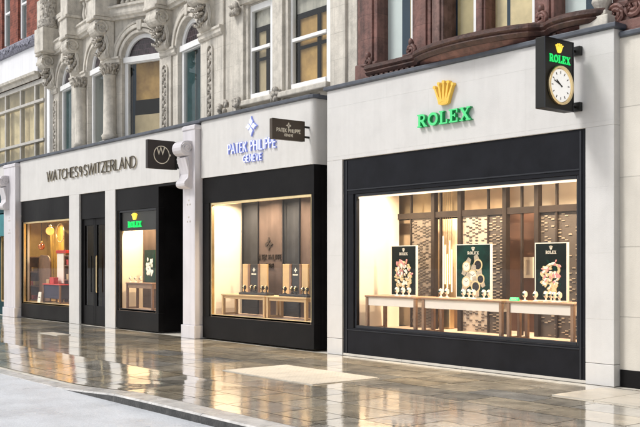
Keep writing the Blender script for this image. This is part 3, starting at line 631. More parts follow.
while x < bx1 + .3:
    cp.blob((x, yb - .27, (zb_c0 + zb_c1) / 2 + random.uniform(-.03, .03)), (random.uniform(.05, .1), .03, random.uniform(.05, .09)), 6, 4, .35); x += random.uniform(.1, .17)
cp.build('parapet_coping', 'lead_orn', BB)
MB().box(-42, bx1 + .1, yb - .12, yb + .25, zf0, zb_c0 - .002).build('fascia', 'whitefas', BB, bevel=.01)
MB().sweep([(0, zf0), (.16, zf0), (.14, zf0 - .07), (.06, zf0 - .1), (.03, zf0 - .2), (0, zf0 - .2)], [(-42, yb - .1), (bx1 + .2, yb - .1)]).build('soffit_moulding', 'moulding', BB)
gz1, gz0 = zf0 - .2, 4.3
gw = MB(); yg = yb
tz = [Z(23, 107, yg), Z(23, 145, yg)]
for px in (-22, -8, 6.5, 21.5, 36, 46): xx = X(px, yg); gw.box(xx - .045, xx + .045, yg - .04, yg + .1, gz0, gz1)
for z in tz: gw.box(-42, X(46, yg), yg - .09, yg + .08, z - .04, z + .04)
gw.box(-42, X(46, yg), yg - .05, yg + .1, gz1 - .14, gz1 + .001)
g = gw.build('glazed_bay', 'greyframe', BB, bevel=.006)
MB().box(-42, X(45, yg), yg + .02, yg + .026, gz0, gz1).build('pane', 'upper_glass', g)
cur = MB(); k = 150; x0, x1 = -42, X(44, yg + .1)
A = [(x0 + (x1 - x0) * i / k, yg + .2 + .035 * math.sin(i * 2.1) + .02 * math.sin(i * .7), gz0) for i in range(k + 1)]
cur.strip(A, [(p[0], p[1], tz[0]) for p in A]); cur.build('curtain', 'curtain', BB, smooth=True)
MB().box(X(46.6, yg - .02), X(49.5, yg - .02), yg - .02, .95, 4.3, gz1 + .1).build('end_pier', 'white', BB, bevel=.01)
MB().box(-42, X(44, yg + .1), yg + .3, yg + .34, gz0, gz1).build('backing', 'curtain', BB)
MB().box(-42, -28.05, -.02, .95, Z(4, 187), 4.52).build('fascia', 'fascia_smooth', BB, bevel=.006)
coping([(-42, -.02), (-28.04, -.02)], 4.52, BB, back=.75)
MB().box(-42, -28.06, .0, .3, Z(4, 213), Z(4, 187) - .003).build('sign_board', 'tealdark', BB)
MB().prism([(.15, Z(4, 213) - .003), (-.1, Z(4, 215)), (-.1, Z(4, 236)), (.15, Z(4, 236))], 'x', -42, -28.1).build('awning', 'awn', BB)
MB().box(-42, -28.06, .25, .4, 0, Z(4, 236)).build('shopfront', 'tealdark', BB)
MB().box(-42, -28.06, 1.6, 1.8, 4, 11).build('unseen_rear_wall', 'brick', BB)  # out of sight, added to close the back against sky light

# ================================================================== MIDDLE BUILDING (sash windows)
SW = thing('sash_window_building', 'pale stone building with tall white sash windows over a black and cream shopfront', 'building', (-15.2, 0, 0))
mx0, mx1 = X(201.3), X(313)
def round_front(x0, x1, depth, r=.1):       # plan outline with a rounded right-hand corner
    return [(x0, depth), (x0, 0)] + [(x1 - r + r * math.sin(math.radians(a)), r - r * math.cos(math.radians(a))) for a in range(0, 91, 15)] + [(x1, depth)]
MB().prism(round_front(mx0, mx1, .55), 'z', ZT, 4.55).build('fascia', 'fascia_smooth', SW)
coping([(mx0, 0), (mx1 - .1, 0), (mx1 - .03, .03), (mx1, .1), (mx1, .5)], 4.55, SW, back=.3)
yw = .6
def strips(parent, y, items, z0, z1):
    for a, b, dy, m in items: MB().box(X(a, y + dy), X(b, y + dy), y + dy, y + .45, z0, z1).build('pilaster', m, parent, bevel=.015)
s1 = (X(248, yw + .02), X(274, yw + .02)); s2 = (X(288.3, yw + .02), X(331, yw + .02)); wz0, wz1 = Z(250, 101, yw), Z(252, 7.5, yw + .1)
w = MB(); w.box(X(222, yw), s1[0], yw, yw + .4, 4.2, 9.5); w.box(s1[1], s2[0], yw, yw + .4, 4.2, 9.5); w.box(s2[1], X(352, yw), yw, yw + .4, 4.2, 9.5)
for s_ in (s1, s2): w.box(s_[0], s_[1], yw, yw + .4, 4.2, wz0); w.box(s_[0], s_[1], yw, yw + .4, wz1, 9.5)
w.build('wall', 'portland', SW)
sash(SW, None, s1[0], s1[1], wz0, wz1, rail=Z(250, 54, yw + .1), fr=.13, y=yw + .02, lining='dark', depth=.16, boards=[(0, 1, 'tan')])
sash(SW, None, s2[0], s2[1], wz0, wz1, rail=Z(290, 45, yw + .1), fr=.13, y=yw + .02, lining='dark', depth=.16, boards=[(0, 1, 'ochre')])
for s_, fx in ((s1, .55), (s2, .6)):       # dark inner casement and grey upper lining seen through the glass
    m = MB(); a, b = s_[0] + .1, s_[1] - .1; xm = a + (b - a) * fx
    m.box(a, a + .09, yw + .13, yw + .165, wz0, wz1 - .45); m.box(a, b, yw + .13, yw + .165, wz1 - .55, wz1 - .45); m.box(xm, xm + .08, yw + .133, yw + .162, wz0, wz1 - .5); m.box(a + .09, b, yw + .133, yw + .162, Z(290, 50, yw), Z(290, 47, yw))
    m.build('inner_casement', 'dark', SW)
    MB().box(a, b, yw + .15, yw + .17, wz1 - .45, wz1).build('backing', 'moulding', SW)
strips(SW, yw, [(233, 243, -.1, 'moulding'), (243.5, 248, -.04, 'moulding'), (272, 282, -.12, 'moulding'), (282.5, 288, -.05, 'moulding'), (330, 345, -.14, 'portland'), (346, 357, -.08, 'moulding')], 4.4, 9.5)
m = MB(); m.sweep([(0, wz1 + .02), (.1, wz1 + .04), (.12, wz1 + .12), (.2, wz1 + .16), (.2, wz1 + .3), (0, wz1 + .34)], [(X(244, yw), yw - .02), (X(336, yw), yw - .02)]); m.build('window_head', 'moulding', SW)
MB().box(X(244, yw), X(334, yw), yw - .2, yw + .02, wz0 - .12, wz0 - .01).build('sill_course', 'moulding', SW, bevel=.02)
for px, py in ((273, 95), (236, 104), (234, 10), (222, 107)):
    q = MB(); xx = X(px, yw - .2)
    for i in range(12): q.blob((xx + random.uniform(-.12, .12), yw - .18 + random.uniform(-.05, .05), Z(px, py, yw - .2) + random.uniform(-.1, .1)), (.07, .06, .07), 6, 4, .3)
    q.build('carved_boss', 'carved', SW, smooth=True)
px0, px1 = X(208.6), X(308.8)
black_front(SW, mx0 + .005, mx1 - .012, px0, px1, .53, 2.79, 'black', 'gold')
MB().box(mx1 - .15, mx1 - .01, .2, .56, .03, ZT - .002).build('side_return', 'black', SW)
MB().box(mx1 - .1, -12.9, .5, .6, 0, 4.7).build('recess_back', 'black', SW)
display_room(SW, px0, px1, .85, .53, 2.79)
lamps(SW, [-16.4, -15.6, -14.8, -14.0], .35, 2.95, 32, col=(1, .81, .58))
MB().box(-17.1, -12.6, .95, 5, 4.15, 4.4).build('unseen_floor_slab', 'dark', SW); MB().box(-17.1, -12.6, 5, 5.2, 0, 9.5).build('unseen_rear_wall', 'portland', SW)  # neither is seen; added to stop sky light leaking into the display
# back of the display: leather and slate boards, glass beads at the top
yk = .82
for a, b, m_, dy in ((242, 257.5, 'slate', 0), (258, 283, 'brownleather', -.03), (283.5, 299, 'slate', 0), (299.5, 311, 'brownleather', -.02)):
    MB().box(X(a, yk), X(b, yk), yk + dy, yk + .04, .5, 2.98).build('back_board', m_, SW, bevel=.006)
for px in (242.3, 257.7, 283.2, 299.3): MB().box(X(px, yk - .05) - .012, X(px, yk - .05) + .012, yk - .06, yk - .03, .5, 2.98).build('edge_strip', 'trim', SW)
lg = MB(); cx = X(270.5, yk)
calatrava(lg, cx, 1.98, .14, yk - .05, yk - .03); text(lg, 'PATEK PHILIPPE', cx - .42, cx + .42, 1.66, .1, yk - .045, yk - .03, .012); text(lg, 'GENEVE', cx - .16, cx + .16, 1.5, .075, yk - .05, yk - .03, .013)
lg.build('board_emblem', 'darkwood', SW)

# ================================================================== TERRACOTTA BUILDING (near shop)
TB = thing('terracotta_building', 'red terracotta building with bowed balcony ledge over a wide pale stone shopfront', 'building', (-10, 0, 0))
tx0, tx1 = X(327), X(614); sx0, sx1 = X(342), X(585.3)
MB().box(tx0, tx1, 0, .35, ZT + .005, 4.61).build('fascia', 'fascia', TB, bevel=.008)
for a, b in ((tx0, sx0), (sx1, tx1)):
    p = MB(); p.box(a, b, 0.0005, .35, .285, ZT + .005); p.box(a, b, .0005, .35, 0, .279); p.build('pier', 'fascia', TB, bevel=.006)
MB().box(tx0 + .01, tx0 + .3, .35, .7, 0, 4.6).build('side_wall', 'fascia', TB)
coping([(tx0, .6), (tx0, 0), (tx1, 0), (tx1, .3)], 4.61, TB, back=.3)
MB().box(sx0, sx1, .02, .3, .0, .04).build('threshold', 'buff', TB)
gx0, gx1 = X(353), X(575)
black_front(TB, sx0, sx1, gx0, gx1, .53, 2.72, 'navy')
t = MB()
for xx in (sx0 + .075, sx1 - .105): t.box(xx, xx + .03, .018, .03, .04, ZT - .02)
t.box(sx0 + .11, sx1 - .11, .018, .03, 2.83, 2.85); t.box(sx0 + .11, sx1 - .11, .018, .03, .44, .455)
t.build('surround_bead', 'trim', TB)
# --- display window room, open at the back to a screen of mullions
yk = 1.08
MB().box(gx0 - .05, gx0, .1, yk, .47, 3.0).build('display_wall', 'plaster', TB); MB().box(gx1, gx1 + .05, .1, 3.2, .47, 3.0).build('display_wall', 'plaster', TB)
MB().box(gx0, gx1, .1, 3.2, .42, .47).build('display_floor', 'floorwood', TB)
MB().box(gx0 - .05, gx1 + .05, .1, 3.2, 2.98, 3.03).build('display_ceiling', 'plaster', TB)
MB().box(X(393, yk), gx1 + .6, 3.2, 3.25, .4, 3.0).build('shop_wall', 'brownwall', TB); MB().box(X(393, yk) - 1.2, X(393, yk) - 1.15, yk, 3.2, .4, 3.0).build('shop_wall', 'brownwall', TB)
MB().box(gx0, gx1, .11, .13, 2.69, 2.74).build('pelmet', 'ledstrip', TB)
tz0, tz1 = 2.36, 2.46
for px in (394, 434.5, 461, 506, 538): 
    xx = X(px, yk); MB().box(xx - .04, xx + .04, yk - .05, yk + .05, .47, 2.98).build('mullion', 'darkwood', TB, bevel=.006)
MB().box(X(394, yk), gx1, yk - .03, yk + .03, tz0, tz1).build('transom', 'darkwood', TB)
def infill(a, b, z0, z1, m_, y=yk, name='screen_panel'): return MB().box(X(a, y), X(b, y), y, y + .025, z0, z1).build(name, m_, TB)
def lattice(a, b, z0, z1, m_, dash, keep, y=yk):
    o = infill(a, b, z0, z1, m_, y); k = MB(); x0, x1 = X(a, y) + .01, X(b, y) - .01; n = max(3, int((x1 - x0) / .062)); st = (x1 - x0) / n; rnd = random.Random(int(a))
    z = z0 + .03
    while z < z1 - .03:
        for i in range(n):
            zz = z + (i % 2) * .026
            if rnd.random() < keep and zz < z1 - .02: k.box(x0 + st * i + .004, x0 + st * (i + 1) - .004, y - .012, y + .002, zz, zz + rnd.choice((.009, .013, .02)))
        z += .052
    k.build('lattice', dash, o)
infill(397, 411, .47, tz0, 'sand', yk + .25, 'curtain'); lattice(411, 432, .47, tz0, 'mesh', 'latdark', .75); infill(396, 433, tz1, 2.98, 'tan', yk + .3)
infill(436, 460, .47, tz0, 'sand', yk + .5, 'curtain'); infill(437, 460, tz1, 2.98, 'tan', yk + .3)
lattice(463, 488, .47, tz0, 'mesh2', 'latdark', .55); infill(463, 505, tz1, 2.98, 'sand', yk + .3); lattice(489, 504.5, .47, tz0, 'meshdark', 'latlight', .8)
lattice(541, 580, .47, tz0, 'meshdark', 'latlight', .35, yk + .02); infill(508, 537, tz1, 2.98, 'plaster', yk + .5); infill(541, 585, tz1, 2.98, 'plaster', yk + .5); infill(510, 545, .47, 2.4, 'brownwall', yk + .7)  # pale plaster panels over the transom stand in for the ceiling glow
cu = MB()
for i in range(26):
    a = X(437, yk + .45) + i * (X(460, yk + .45) - X(437, yk + .45)) / 26; cu.tube([(a, yk + .46, .47), (a, yk + .46, tz0)], .014, 6)
cu.build('curtain_pleats', 'sand', TB, smooth=True)
fb = MB(); xa, xb = X(522, yk + .6), X(532, yk + .6); za, zb = Z(526, 278, yk + .6), Z(526, 257, yk + .6)
framebox(fb, xa, xb, za, zb, .05, yk + .62, yk + .66); fo = fb.build('wall_frame', 'ivory', TB)
MB().box(xa + .05, xb - .05, yk + .65, yk + .66, za + .05, zb - .05).build('mount', 'palepanel', fo)
lamps(TB, [-11.9, -11.2, -10.5, -9.8, -9.1, -8.5, -8.0], .45, 2.95, 27, col=(1, .8, .56))
lamps(TB, [-11.2, -9.9, -8.7], 1.75, 2.95, 34, col=(1, .82, .6))
for px in (411.5, 441, 488.5, 522, 557): 
    xx = X(px, yk); MB().box(xx - .016, xx + .016, yk - .02, yk + .02, .47, 2.98).build('mullion', 'darkwood', TB)
# floor over the shop
MB().box(tx0, tx1 + .1, .35, 5, 4.2, 4.45).build('unseen_floor_slab', 'dark', TB); MB().box(tx0, 6, 5, 5.2, 0, 8.5).build('unseen_rear_wall', 'terra', TB)  # unseen floor and back, added against light leaking in behind the shop
MB().box(tx0, tx0 + .1, .7, 5, 0, 4.3).build('side_wall', 'dark', TB); MB().box(tx1 + .02, tx1 + .12, .4, 5, 0, 4.3).build('side_wall', 'dark', TB)
# --- upper storey: columns, windows, ledge
yu = .5; z0u, z1u = 4.55, 8.0
for a, b, dy, m_ in ((357.5, 377, -.12, 'terra'), (412, 430.5, -.1, 'terra'), (431.5, 443, -.16, 'terra_grey'), (475.5, 485, -.1, 'terra'), (534, 554, -.12, 'terra'), (612, 650, -.12, 'terra')):
    xa, xb = X(a, yu + dy), X(b, yu + dy)
    p = MB(); p.box(xa, xb, yu + dy, yu + .4, z0u, z1u); wd = xb - xa
    p.box(xa + wd * .18, xb - wd * .18, yu + dy - .035, yu + dy + .01, z0u, z1u); p.box(xa - .02, xb + .02, yu + dy - .05, yu + .3, z0u, 5.05)
    p.build('pilaster', m_, TB, bevel=.02)
for a, b, lin, bl in ((376, 414, 'paleblue', [(0, .55, 'paleblue'), (.55, .8, 'bluedark'), (.8, 1, 'olive')]), (443, 477, 'bluedark', [(0, .2, 'bluedark'), (.2, 1, 'olive')]),
                      (484.5, 536, 'curtain', [(0, .3, 'curtain'), (.3, .38, 'bluedark'), (.38, 1, 'curtain')]), (553, 614, 'paleblue', [(0, .45, 'paleblue'), (.45, .62, 'bluedark'), (.62, 1, 'olive')])):
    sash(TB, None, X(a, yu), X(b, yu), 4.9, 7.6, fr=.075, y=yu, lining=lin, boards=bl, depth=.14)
wl = MB(); wl.box(X(357, yu), X(650, yu), yu + .1, yu + .5, 4.5, 4.9); wl.box(X(357, yu), X(650, yu), yu + .05, yu + .6, 7.6, 8.5); wl.build('wall', 'terra', TB)
LZ = 4.93
path = [(X(366, .1), .12), (X(413, .1), .12)]
xa, xb = X(417, .1), X(541, .1)
for i in range(21):
    q = i / 20; path.append((xa + (xb - xa) * q, .1 - .34 * math.sin(PI * q) ** .55))
path += [(X(545, .1), .12)] + [(X(547, .1) + (X(604, .1) - X(547, .1)) * i / 10, .12 - .16 * math.sin(PI * i / 10) ** .7) for i in range(11)]
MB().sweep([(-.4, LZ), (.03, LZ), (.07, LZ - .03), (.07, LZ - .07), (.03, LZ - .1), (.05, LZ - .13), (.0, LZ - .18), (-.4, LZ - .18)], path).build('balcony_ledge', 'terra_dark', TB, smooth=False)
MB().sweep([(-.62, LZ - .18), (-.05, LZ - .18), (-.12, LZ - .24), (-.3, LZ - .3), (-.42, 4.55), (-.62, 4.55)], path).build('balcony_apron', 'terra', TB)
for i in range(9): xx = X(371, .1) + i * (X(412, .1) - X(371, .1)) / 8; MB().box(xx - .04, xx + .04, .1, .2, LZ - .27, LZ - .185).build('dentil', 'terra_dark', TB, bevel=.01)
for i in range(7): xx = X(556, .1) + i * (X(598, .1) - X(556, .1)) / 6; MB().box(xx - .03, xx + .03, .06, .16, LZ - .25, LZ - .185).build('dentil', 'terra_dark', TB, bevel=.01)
for px, sc in ((368, .8), (411, 1), (541, 1)):   # scroll finials standing on the ledge
    xx = X(px, .2); k = MB(); 
    k.tube([(xx + (.09 * (1 - i / 22) + .015) * math.cos(math.radians(-90 + 32 * i)) * sc, .2, LZ + .1 * sc + (.09 * (1 - i / 22) + .015) * math.sin(math.radians(-90 + 32 * i)) * sc) for i in range(22)], .035 * sc, 6)
    k.box(xx - .1 * sc, xx + .1 * sc, .1, .32, LZ - .001, LZ + .03); k.blob((xx, .2, LZ + .24 * sc), (.05, .05, .06), j=.2)
    k.build('scroll_finial', 'terra', TB, smooth=True)
xx = X(601, .2); k = MB(); k.box(xx - .22, xx + .22, .02, .45, 4.6, 4.83); k.box(xx - .17, xx + .17, .05, .4, 4.83, 4.9); k.lathe([(.1, 4.9), (.08, 4.95), (.14, 5.05), (.1, 5.15), (.05, 5.3)], (xx, .22, 0), 14)
k.build('urn_pedestal', 'moulding', TB, bevel=.02)
k = MB(); x9 = X(612, .3); k.box(x9 - .02, x9 + .9, .2, .5, 4.6, 4.74)
for i, (dx, z, r, dr) in enumerate(((.1, 4.86, .11, 1), (.36, 4.9, .12, -1), (.6, 4.87, .1, 1))):
    k.tube([(x9 + dx + (r * (1 - j / 24) + .02) * math.cos(dr * math.radians(-90 + 30 * j)), .22, z + (r * (1 - j / 24) + .02) * math.sin(dr * math.radians(-90 + 30 * j))) for j in range(24)], .035, 6)
k.box(x9 - .02, x9 + .9, .24, .5, 4.74, 4.8); k.lathe([(.09, 4.98), (.05, 5.02), (.08, 5.1), (.03, 5.18)], (x9 + .36, .25, 0), 10)
k.build('strapwork', 'terra', TB, bevel=.006)

# ================================================================== NEXT BUILDING (right edge)
NB = thing('pale_block_building', 'buff stone block wall with black plinth at the right edge', 'building', (-4, 0, 0))
nx = tx1
MB().box(nx, 6, .13, .5, .22, 4.5).build('wall', 'buff', NB)
MB().box(nx + .01, 6, .12, .5, 0, .22).build('plinth', 'black', NB, bevel=.004)
coping([(nx + .02, .13), (6, .13)], 4.5, NB, back=.4)
MB().box(nx + .3, 6, .6, 1, 4.4, 8.5).build('upper_wall', 'terra', NB)

# ================================================================== SIGNS
S1 = thing('fascia_sign', 'green capital letters under a gold crown standing on the pale stone fascia', 'shop sign', (X(446), 0, 3.7))
m = MB(); roman(m, 'ROLEX', X(420), X(473.5), 3.71, .2, -.07, -.062, 1.0); m.build('lettering', 'green', S1)
m = MB(); roman(m, 'ROLEX', X(420), X(473.5), 3.71, .2, -.06, -.004, 1.0); m.build('letter_sides', 'greenside', S1)
m = MB(); crown(m, X(446), 4.0, .37, .4, -.065, -.004); m.build('crown_emblem', 'goldpaint', S1)
S2 = thing('fascia_sign', 'white and blue edged lettering with a cross emblem on the middle cream fascia', 'shop sign', (X(253), 0, 3.6))
a, b = X(229.5), X(277)
for y0, y1, st, m_, nm in ((-.03, -.004, .031, 'blue', 'letter_sides'), (-.045, -.032, .017, 'whiteletter', 'lettering')):
    m = MB(); text(m, 'PATEK PHILIPPE', a, b, 3.775, .19, y0, y1, st, .32); text(m, 'GENEVE', X(244.5), X(263), 3.575, .125, y0, y1, st * .8, .36)
    m.build(nm, m_, S2)
for y0, y1, r, m_ in ((-.03, -.004, .2, 'blue'), (-.05, -.032, .175, 'whiteletter')):
    m = MB(); calatrava(m, X(252.5), 4.25, r, y0, y1); m.build('cross_emblem', m_, S2)
S3 = thing('fascia_sign', 'long row of thin dark bronze capitals on the far cream fascia', 'shop sign', (X(93), 0, 3.8))
m = MB(); text(m, 'WATCHES%SWITZERLAND', X(48), X(137), 3.83, .26, -.04, -.026, .025, .19); m.build('lettering', 'bronze', S3)
m = MB(); text(m, 'WATCHES%SWITZERLAND', X(48), X(137), 3.83, .26, -.0255, -.003, .021, .19); m.build('letter_sides', 'cream', S3)

def proj(Xf, yo, z0): return Matrix.Translation((Xf, yo, z0)) @ Matrix.Rotation(PI / 2, 4, 'Z')   # local x runs from the street to the wall, local -y faces right
# clock sign
C1 = thing('projecting_sign', 'tall black projecting box sign with a gold rimmed round clock below green letters', 'hanging sign', (-7.6, -.5, 3.57))
T = proj(-7.6, -.8, 3.57); W_, H_ = .6, .91
MB(T).box(0, W_, 0, .15, 0, H_).build('case', 'signblack', C1, bevel=.008)
e = MB(T); framebox(e, .0, W_, 0, H_, .012, -.006, .003); e.build('case_edge', 'trim', C1)
m = MB(T); roman(m, 'ROLEX', .09, .52, .6, .1, -.012, -.001, 1.05); m.build('lettering', 'greenlit', C1)
m = MB(T); crown(m, W_ / 2 - .01, .73, .12, .14, -.012, -.001); m.build('crown_emblem', 'goldlit', C1)
k = MB(T); kc = (W_ / 2, .31)
pts = arc(kc[0], kc[1], .236, .236, 0, 360, 48)[:-1]; k.ribbon(pts, .034, -.045, -.001, True); ck = k.build('clock_rim', 'gold', C1, bevel=.008)
m = MB(T); m.prism(arc(kc[0], kc[1], .212, .212, 0, 360, 48)[:-1], 'y', -.02, -.001); m.build('dial', 'dial', ck)
for i in range(12):
    m = MB(T); a = i * PI / 6; p0 = (kc[0] + .15 * math.sin(a), kc[1] + .15 * math.cos(a)); p1 = (kc[0] + .185 * math.sin(a), kc[1] + .185 * math.cos(a))
    m.ribbon([p0, p1], .011, -.024, -.019); m.build('hour_mark', 'bronze', ck)
m = MB(T)
for ang, ln, w, dy in ((-54, .11, .018, 0), (-68, .15, .013, .002)):
    a = math.radians(ang); m.ribbon([(kc[0] - .03 * math.sin(a), kc[1] - .03 * math.cos(a)), (kc[0] + ln * math.sin(a), kc[1] + ln * math.cos(a))], w, -.03 - dy, -.026 - dy)
m.build('clock_hands', 'signblack', ck)
for z in (3.66, 4.4):
    b = MB(); b.tube([(-7.68, -.2, z), (-7.68, -.07, z)], .018, 8); b.box(-7.74, -7.6, -.07, -.004, z - .06, z + .06); b.build('bracket', 'signblack', C1, bevel=.006)
# brown cross-emblem sign
C2 = thing('projecting_sign', 'wide brown projecting sign with a cream cross emblem between the two nearer fascias', 'hanging sign', (-13.4, -.5, 3.76))
T = proj(-13.4, -.86, 3.76)
MB(T).box(0, .72, 0, .08, 0, .36).build('case', 'bronze_sign', C2, bevel=.01)
m = MB(T); framebox(m, .0, .72, 0, .36, .012, -.006, .003); m.build('case_edge', 'bronze', C2)
m = MB(T); text(m, 'PATEK PHILIPPE', .1, .62, .135, .062, -.006, -.001, .011); text(m, 'GENEVE', .265, .455, .065, .04, -.006, -.001, .009); m.build('lettering', 'cream', C2)
m = MB(T); calatrava(m, .36, .255, .06, -.006, -.001); m.build('cross_emblem', 'cream', C2)
for z in (3.85, 4.03): MB().tube([(-13.45, -.15, z), (-13.45, .02, z)], .02, 8).build('bracket', 'signblack', C2)
# square W sign
C3 = thing('projecting_sign', 'square dark brown projecting sign with a white ring and letter W', 'hanging sign', (-17.9, -.5, 3.6))
T = proj(-17.92, -.82, 3.6)
MB(T).box(0, .66, 0, .1, 0, .61).build('case', 'signbrown', C3, bevel=.008)
m = MB(T); m.ribbon(arc(.33, .3, .185, .185, 0, 360, 40)[:-1], .016, -.008, -.001, True); m.box(.522, .55, -.009, -.001, .28, .32); m.build('ring_emblem', 'cream', C3)
m = MB(T); text(m, 'W', .22, .4, .315, .145, -.008, -.001, .028); m.build('letter', 'cream', C3)
for z in (3.68, 4.12): MB().box(-18.0, -17.9, -.16, .0, z - .05, z + .05).build('bracket', 'signblack', C3, bevel=.006)
b = MB(); b.box(-17.99, -17.91, -.155, -.11, 3.6, 4.2); b.build('back_plate', 'signblack', C3, bevel=.006)

# ================================================================== WINDOW DISPLAYS
def table(name, label, x0, x1, y0, y1, z0, z1, group, top='oak', leg='oak', apron='palepanel', ah=.14, lw=.052, shelf=False):
    t = thing(name, label, 'table', ((x0 + x1) / 2, (y0 + y1) / 2, z0), group)
    MB().box(x0, x1, y0, y1, z1 - .03, z1).build('tabletop', top, t, bevel=.005)
    MB().box(x0 + .06, x1 - .06, y0 + .03, y1 - .03, z1 - .03 - ah, z1 - .031).build('apron', apron, t, bevel=.004)
    for a in (x0 + .01, x1 - .01 - lw):
        for b in (y0 + .01, y1 - .01 - lw): MB().box(a, a + lw, b, b + lw, z0, z1 - .031).build('leg', leg, t, bevel=.004)
    for a in (x0 + .01, x1 - .01 - lw): MB().box(a + .005, a + lw - .005, y0 + .02 + lw, y1 - .02 - lw, z0 + .01, z0 + .04).build('stretcher', leg, t)
    return t
TZ, FZ = 1.045, .471
G1 = 'tables in the near shop window'
table('display_table', 'oak display table at the left end of the near shop window', X(365, .15), X(416, .15), .14, .62, FZ, TZ, G1)
table('display_table', 'widest oak display table at the middle of the near shop window', X(421, .15), X(502, .15), .14, .62, FZ, TZ, G1)
table('display_table', 'oak display table at the right end of the near shop window', X(506, .15), X(574, .15), .14, .62, FZ, TZ, G1)
def poster(px0, px1, py0, y, label, kind):
    a, b = X(px0, y), X(px1, y); zt = Z((px0 + px1) / 2, py0, y); h = zt - TZ; w = b - a; c = (a + b) / 2
    t = thing('display_poster', label, 'poster', (c, y, TZ), 'posters on the window tables')
    MB().box(a, b, y, y + .035, TZ + .001, zt).build('board', 'poster_green' if kind == 'watch' else 'poster_dark', t, bevel=.003)
    f = MB(); framebox(f, a - .008, b + .008, TZ + .002, zt + .008, .014, y - .004, y + .04); f.build('frame', 'ivory', t)
    m = MB(); roman(m, 'ROLEX', c - w * .17, c + w * .17, zt - h * .185, h * .055, y - .004, y - .001); crown(m, c, zt - h * .115, h * .07, w * .1, y - .004, y - .001); m.build('lettering', 'cream', t)
    rnd = random.Random(int(px0)); zc = TZ + h * .42
    if kind == 'flower':
        for nm, m_, n, rx, rz, oz in (('leaf_print', 'poster_green', 26, .38, .3, .02), ('petal_print', 'yellowp', 75, .32, .3, -.02), ('blossom_print', 'pink', 18, .36, .2, .1), ('bloom_print', 'ivory', 20, .26, .24, .02)):
            p = MB()
            for i in range(n):
                q = rnd.uniform(0, 2 * PI); r = math.sqrt(rnd.random()); x = c + r * rx * w * math.cos(q); z = zc + oz * h + r * rz * h * math.sin(q); s = rnd.uniform(.035, .08) * w; ro = rnd.uniform(0, PI)
                p.prism([(x + s * math.cos(u * PI / 4) * math.cos(ro) - .5 * s * math.sin(u * PI / 4) * math.sin(ro), z + s * math.cos(u * PI / 4) * math.sin(ro) + .5 * s * math.sin(u * PI / 4) * math.cos(ro)) for u in range(8)], 'y', y - .002 - i * .0001 - .006 * (nm != 'leaf_print') - .006 * (nm in ('blossom_print', 'bloom_print')), y - .0005)
            p.build(nm, m_, t)
        st = MB(); st.ribbon([(c - .02 * w, TZ + h * .08), (c + .02 * w, TZ + h * .3)], w * .09, y - .002, y - .0005); st.build('stem_print', 'yellowp', t)
    else:
        W5 = ((-.2, .17, .12, .5), (.14, .2, .13, -.3), (-.02, .0, .14, .2), (.22, -.06, .11, -.5), (-.2, -.12, .13, .4), (.08, -.2, .13, -.2))
        parts = {'strap_print': MB(), 'case_print': MB(), 'dial_print': MB(), 'pale_dial_print': MB(), 'hand_print': MB()}
        for i, (dx, dz, r, ro) in enumerate(W5):
            x, z, r = c + dx * w, zc + dz * h, r * w; o_ = y - .002 - i * .0012
            e = Vector((math.sin(ro), math.cos(ro))); n_ = Vector((e.y, -e.x))
            parts['strap_print'].prism([tuple(Vector((x, z)) + e * a_ + n_ * b_) for a_, b_ in ((-1.75 * r, -.42 * r), (-1.75 * r, .42 * r), (-.6 * r, .62 * r), (.6 * r, .62 * r), (1.75 * r, .42 * r), (1.75 * r, -.42 * r), (.6 * r, -.62 * r), (-.6 * r, -.62 * r))], 'y', o_, y - .0005)
            parts['case_print'].prism(arc(x, z, r, r, 0, 360, 22)[:-1], 'y', o_ - .0003, y - .0005)
            parts['dial_print' if i % 2 else 'pale_dial_print'].prism(arc(x, z, r * .76, r * .76, 0, 360, 22)[:-1], 'y', o_ - .0006, y - .0005)
            for an, ln in ((-.9, .45), (.9, .6)): parts['hand_print'].ribbon([(x, z), (x + ln * r * math.sin(an), z + ln * r * math.cos(an))], .08 * r, o_ - .0009, y - .0005)
        for nm, m_ in (('strap_print', 'steelp'), ('case_print', 'yellowp'), ('dial_print', 'slate'), ('pale_dial_print', 'ivory'), ('hand_print', 'bronze')): parts[nm].build(nm, m_, t)
    return t
poster(391.5, 416, 246, .48, 'dark poster of pink flowers on the left table of the near shop window', 'flower')
poster(456.5, 490.5, 244.5, .48, 'green poster with silver watch dials on the middle table', 'watch')
poster(535.5, 567, 243, .48, 'dark poster of pink flowers on the right table beside the wall', 'flower')
